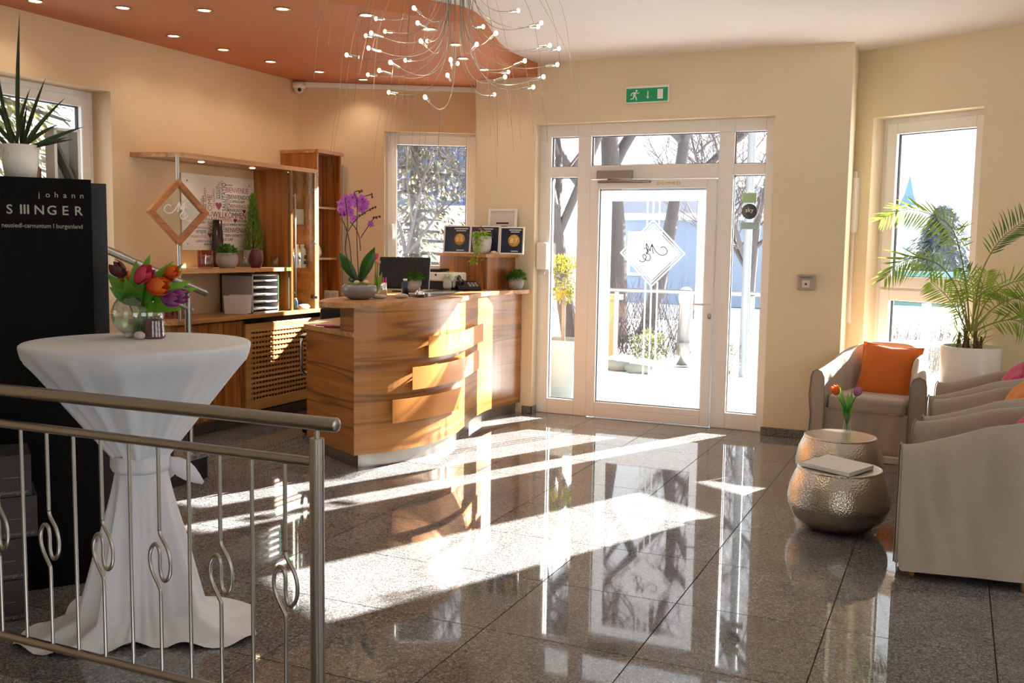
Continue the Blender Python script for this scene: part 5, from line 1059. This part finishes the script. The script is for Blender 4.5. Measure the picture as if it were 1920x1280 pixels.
def shrub(name, label, c, r, n, m, hz=.8, stem=0, lsz=.05, cat='shrub', group=None, twigs=0, potm=None):
    t = thing(name, label, cat, (c[0], c[1], c[2]), 0, group); mb = MB(); C_ = Vector(c)+Vector((0, 0, stem+r*hz))
    for i in range(n):
        d = Vector((random.gauss(0, 1), random.gauss(0, 1), random.gauss(0, 1))).normalized(); p = C_+Vector((d.x*r, d.y*r, d.z*r*hz))*random.uniform(.5, 1.02); mb.leaf(p, d+Vector((random.uniform(-.6, .6), random.uniform(-.6, .6), random.uniform(-.4, .6))), lsz*random.uniform(.6, 1.2), lsz*.45, n=2)
    mb.build('foliage', m, t)
    if stem or twigs:
        s_ = MB(); s_.tube([Vector(c), C_], .02, 7)
        for k in range(twigs): s_.tube([Vector(c), C_+Vector((random.uniform(-r, r), random.uniform(-r, r), random.uniform(0, r)))], .006, 4)
        s_.build('stem', twig, t)
    return t
Pq = Vector((-3.50, 9.05, -.055)); t = thing('outdoor_planter', 'tall tapered grey planter outside the left side light', 'planter', Pq)
mb = MB(); 
for z0, z1, a, b in ((0, .62, .15, .21),): mb.add([Pq+Vector((sx*r_, sy_*r_, z)) for z, r_ in ((0, a), (z1, b), (z1, b-.02), (z1-.06, b-.03)) for sx, sy_ in ((-1, -1), (1, -1), (1, 1), (-1, 1))], [(3, 2, 1, 0)]+[(i*4+k, i*4+(k+1) % 4, i*4+4+(k+1) % 4, i*4+4+k) for i in range(3) for k in range(4)]+[(12, 13, 14, 15)])
mb.build('pot', mat('planter_grey', '5f686e', .4, .3), t, bevel=.006)
shrub('topiary', 'small round topiary tree in the grey planter', (Pq.x, Pq.y, .52), .24, 1500, leafmat('topiary_leaf', '3f4a16', '7a7426', .3), .95, .42, .045)
# handrail, bollard, lamp post
RYo = 12.2; t = thing('outdoor_railing', 'steel garden handrail beyond the door', 'railing', (-3.1, RYo, -.05)); MB().tube([(-4.15, RYo, .92), (-1.6, RYo, .93)], .026, 10).build('handrail', steel, t)
for x in (-3.99, -2.25): MB().tube([(x, RYo, -.06), (x, RYo, .9)], .03, 10).build('post', steel, t)
for z in (.25, .55): MB().tube([(-2.25, RYo, z), (-1.6, RYo, z)], .008, 6).build('cable', steel, t)
P = Vector((-3.2, 12.7, -.06)); t = thing('bollard_light', 'steel bollard lamp standing in the snow beyond the door', 'bollard', P); MB().lathe([(0, 0), (.11, 0), (.11, .3), (.105, .3), (.085, .78), (.09, .82)], P, 24).build('post', steel, t); MB().lathe([(.09, .82), (.1, .9), (.085, .98), (.05, 1.02), (0, 1.03)], P, 24).build('lamp_head', mat('bollard_glass', 'aebcc6', .2), t)
one(MB().tube([(-2.3, 12.0, -.06), (-2.28, 12.0, 4.5)], .05, 12), 'lamp_post', mat('galvanised', '6f7780', .5, .2), 'pale steel lamp post behind the right side light', 'lamp post')
for k, (x, y, s_) in enumerate(((-3.85, 11.9, .3), (-3.5, 11.7, .26), (-3.05, 13.4, .4), (-2.6, 11.8, .25))):
    t = thing('snowy_rock', ('dark rock capped with snow left of the emblem lines', 'dark rock capped with snow under the emblem lines', 'large snowy boulder behind the bollard lamp', 'small snowy rock right of the bollard lamp')[k], 'rock', (x, y, -.06), 0, 'snowy rocks beyond the door'); MB().ball((x, y, -.02), s_*.6, 12, 7, (1.3, .9, .5)).build('stone', mat('rock_grey', '6f7470', .9), t); MB().ball((x+.03, y+.06, .03), s_*.58, 12, 7, (1.25, .95, .48)).build('snow_cap', snow, t)
shrub('garden_shrub', 'yellow green shrub in the snow behind the emblem lines', (-3.62, 12.5, -.05), .27, 900, yew, .8, 0, .05, twigs=8); shrub('garden_shrub', 'yellow green shrub at foot of the lamp post', (-2.5, 11.8, -.05), .2, 500, yew, 1.0, 0, .05, twigs=6)
mb = MB()
for i in range(260):
    b0 = Vector((random.uniform(-5.0, -3.2), random.uniform(13.2, 14.2), -.05)); mb.tube([b0, b0+Vector((random.uniform(-.5, .5), random.uniform(-.2, .2), random.uniform(.5, 1.1)))], [.007, .003], 3, False)
one(mb, 'brushwood', twig, 'tangle of thin bare brushwood behind the handrail', 'brushwood', kind='stuff')
one(MB().box((-4.7, 13.0, -.06), (-4.25, 13.1, .75)).box((-4.75, 12.95, .75), (-4.2, 13.15, .82)), 'terracotta_wall', mat('terracotta', 'b98a62', .8), 'low terracotta garden wall behind the left handrail post', 'garden wall')
one(MB().box((-3.7, 8.22, 2.63), (-1.0, 9.28, 2.72)), 'added_canopy', mat('added_canopy_grey', '9aa0a6', .5), 'unseen flat canopy added to shade the upper door pane', 'canopy', bevel=.006)  # out of view, added to keep transom sun off the orchid and counter
# buildings
pale = paint('render_pale', '7f8ea0', .03); roofb = mat('roof_slate', '2f3c52', .6); wing = mat('far_window', '7d8f9c', .2)
def house(name, label, x0, x1, y0, y1, zw, zr, wins, m=pale, rm=roofb, sn=True):
    t = thing(name, label, 'building', ((x0+x1)/2, (y0+y1)/2, -.06)); MB().box((x0, y0, -.06), (x1, y1, zw)).build('walls', m, t); ym = (y0+y1)/2
    MB().add([(x0-.3, y0-.4, zw), (x1+.3, y0-.4, zw), (x1+.3, ym, zr), (x0-.3, ym, zr), (x0-.3, y1+.4, zw), (x1+.3, y1+.4, zw)], [(0, 1, 2, 3), (3, 2, 5, 4), (0, 3, 4), (1, 5, 2)]).build('roof', rm, t)
    if sn: MB().box((x0-.35, y0-.5, zw-.05), (x1+.35, y0-.2, zw+.12)).build('snow_edge', snow, t)
    for a, b, c, d in wins:
        w_ = MB().box((a, y0-.06, c), (b, y0+.02, d)).build('window', white_pvc, t); MB().box((a+.08, y0-.08, c+.08), (b-.08, y0-.05, d-.08)).build('pane', wing, w_)
house('neighbour_house', 'pale blue house with slate roof behind the bare trees', -8.6, -2.3, 26, 33, 2.25, 3.3, [(-6.1, -5.5, .6, 1.7), (-4.5, -3.5, .7, 1.9), (-8.2, -7.2, .7, 1.9)])
# behind the reception window: dark corrugated hall, conifer
t = thing('metal_hall', 'dark blue corrugated hall behind the conifer', 'building', (-11, 20, -.06)); cb = mat('sheet_blue', '4a5a80', .5); MB().box((-16.5, 20, 2.35), (-8.6, 24, 6.5)).build('upper_cladding', cb, t); MB().box((-16.5, 20.1, -.06), (-8.6, 23.9, 2.35)).build('lower_wall', paint('render_pale2', 'dfe3ea', .02), t)
for k in range(52): MB().box((-16.5+k*.152, 19.965, 2.35), (-16.5+k*.152+.06, 20, 6.5)).build('rib', cb, t)
def conifer(label, base, h, r, n, m, seed, droop=.3, lsz=.16, group='conifers outside', tufts=0):
    rn = random.Random(seed); t = thing('conifer', label, 'tree', base, 0, group); B = Vector(base); tr = MB(); tr.tube([B, B+Vector((0, 0, h))], [.14, .02], 8); mb = MB()
    for i in range(n):
        u = rn.random()**.8; a = rn.uniform(0, 6.283); q = rn.random()**.6; rr = r*(1-u)**.75*q*(1+.25*math.sin(a*5+u*9)); z = h*(.06+.94*u)-droop*rr; p = B+Vector((rr*math.cos(a), rr*math.sin(a), z)); o = Vector((math.cos(a), math.sin(a), -.25+rn.uniform(-.5, .5)))
        mb.leaf(p, o, lsz*rn.uniform(.6, 1.3), lsz*.38, Vector((rn.uniform(-.6, .6), rn.uniform(-.6, .6), 1)), .5, 2)
    for k in range(40):
        u = rn.uniform(.05, .9); a = rn.uniform(0, 6.283); rr = r*(1-u)**.75*.9; tr.tube([B+Vector((0, 0, h*u)), B+Vector((rr*math.cos(a), rr*math.sin(a), h*(.06+.94*u)-droop*rr))], [.03, .008], 4, False)
    tr.build('trunk', bark, t); mb.build('foliage', m, t)
cm1 = leafmat('conifer_grey', '39422f', '6a6446', .2)
conifer('tall frosty conifer behind the reception window', (-7.55, 13.2, -.06), 5.4, 1.55, 9000, cm1, 3, .25, .11)
tree('bare_tree', 'pale bare branches crossing the reception window', (-6.5, 11.9, -.06), 1.9, .045, 57, (-.35, 0), spread=.65, mt=twig)
conifer('drooping conifer behind the left window', (-10.6, 8.1, -.1), 6.5, 2.0, 9000, leafmat('conifer_olive', '3c401c', '6a6636', .3), 9, .5, .14)
one(MB().box((-9.6, 9.35, -.1), (-9.3, 14, 3.4)), 'side_wall', paint('render_blue', 'c8d0dc', .02), 'pale wall at the right of the left window view', 'wall')
# behind the tall right window
t = thing('church_tower', 'distant church tower with pale blue spire', 'church', (-2.5, 60, -.06)); MB().box((-3.1, 59.5, -.06), (-2.1, 60.5, 3.9)).build('tower', paint('render_tower', 'e4e4e2', .02), t); MB().box((-3.2, 59.4, 3.85), (-2.0, 60.6, 4.0)).build('cornice', white_paint, t)
MB().add([(-3.1, 59.5, 4.0), (-2.1, 59.5, 4.0), (-2.1, 60.5, 4.0), (-3.1, 60.5, 4.0), (-2.85, 59.75, 4.6), (-2.35, 59.75, 4.6), (-2.35, 60.25, 4.6), (-2.85, 60.25, 4.6), (-2.6, 60, 5.75)], [(0, 1, 5, 4), (1, 2, 6, 5), (2, 3, 7, 6), (3, 0, 4, 7), (4, 5, 8), (5, 6, 8), (6, 7, 8), (7, 4, 8)]).build('spire', mat('spire_blue', '4f7488', .5), t)
for z in (2.6, 1.2): MB().box((-2.75, 59.45, z), (-2.45, 59.5, z+.6)).build('louvre', wing, t)
conifer('broad dark conifer behind the palm window', (-.42, 33, -.06), 2.95, 1.5, 7000, leafmat('conifer_blue', '33424a', '55666a', .15), 21, .15, .22)
one(MB().box((-2.2, 28, -.06), (2.5, 28.15, .95)), 'teal_fence', mat('fence_teal', '5e8f8c', .6), 'teal boarded fence in front of the far conifer', 'fence')
t = thing('terrace_railing', 'white terrace railing outside the tall right window', 'railing', (-.3, 11.0, -.06)); 
for z in (.50, .85): MB().box((-1.2, 10.97, z), (1.6, 11.03, z+.06)).build('rail', mat('rail_pale', 'a9a5a2', .5), t)
MB().box((-.30, 11.03, -.06), (-.21, 11.12, 1.0)).build('post', mat('post_grey', '8a9099', .6), t)
mb = MB()
for i in range(900):
    b0 = Vector((random.uniform(-1.6, 1.8), random.uniform(13, 14), -.05)); mb.tube([b0, b0+Vector((random.uniform(-.15, .15), random.uniform(-.1, .1), random.uniform(.45, .75)))], [.006, .002], 3, False)
one(mb, 'bare_hedge', twig, 'low bare hedge behind the terrace railing', 'hedge', kind='stuff')
t = thing('door_mat', 'ribbed metal door mat outside the right side light', 'door mat', (-2.2, 8.45, -.06)); MB().box((-2.9, 8.33, -.055), (-1.35, 8.7, -.04)).build('tray', mat('mat_dark', '4a5560', .6), t)
for k in range(30): MB().box((-2.88+k*.051, 8.34, -.04), (-2.86+k*.051, 8.69, -.025)).build('rib', mat('mat_rib', '8d9aa6', .4, .5), t)
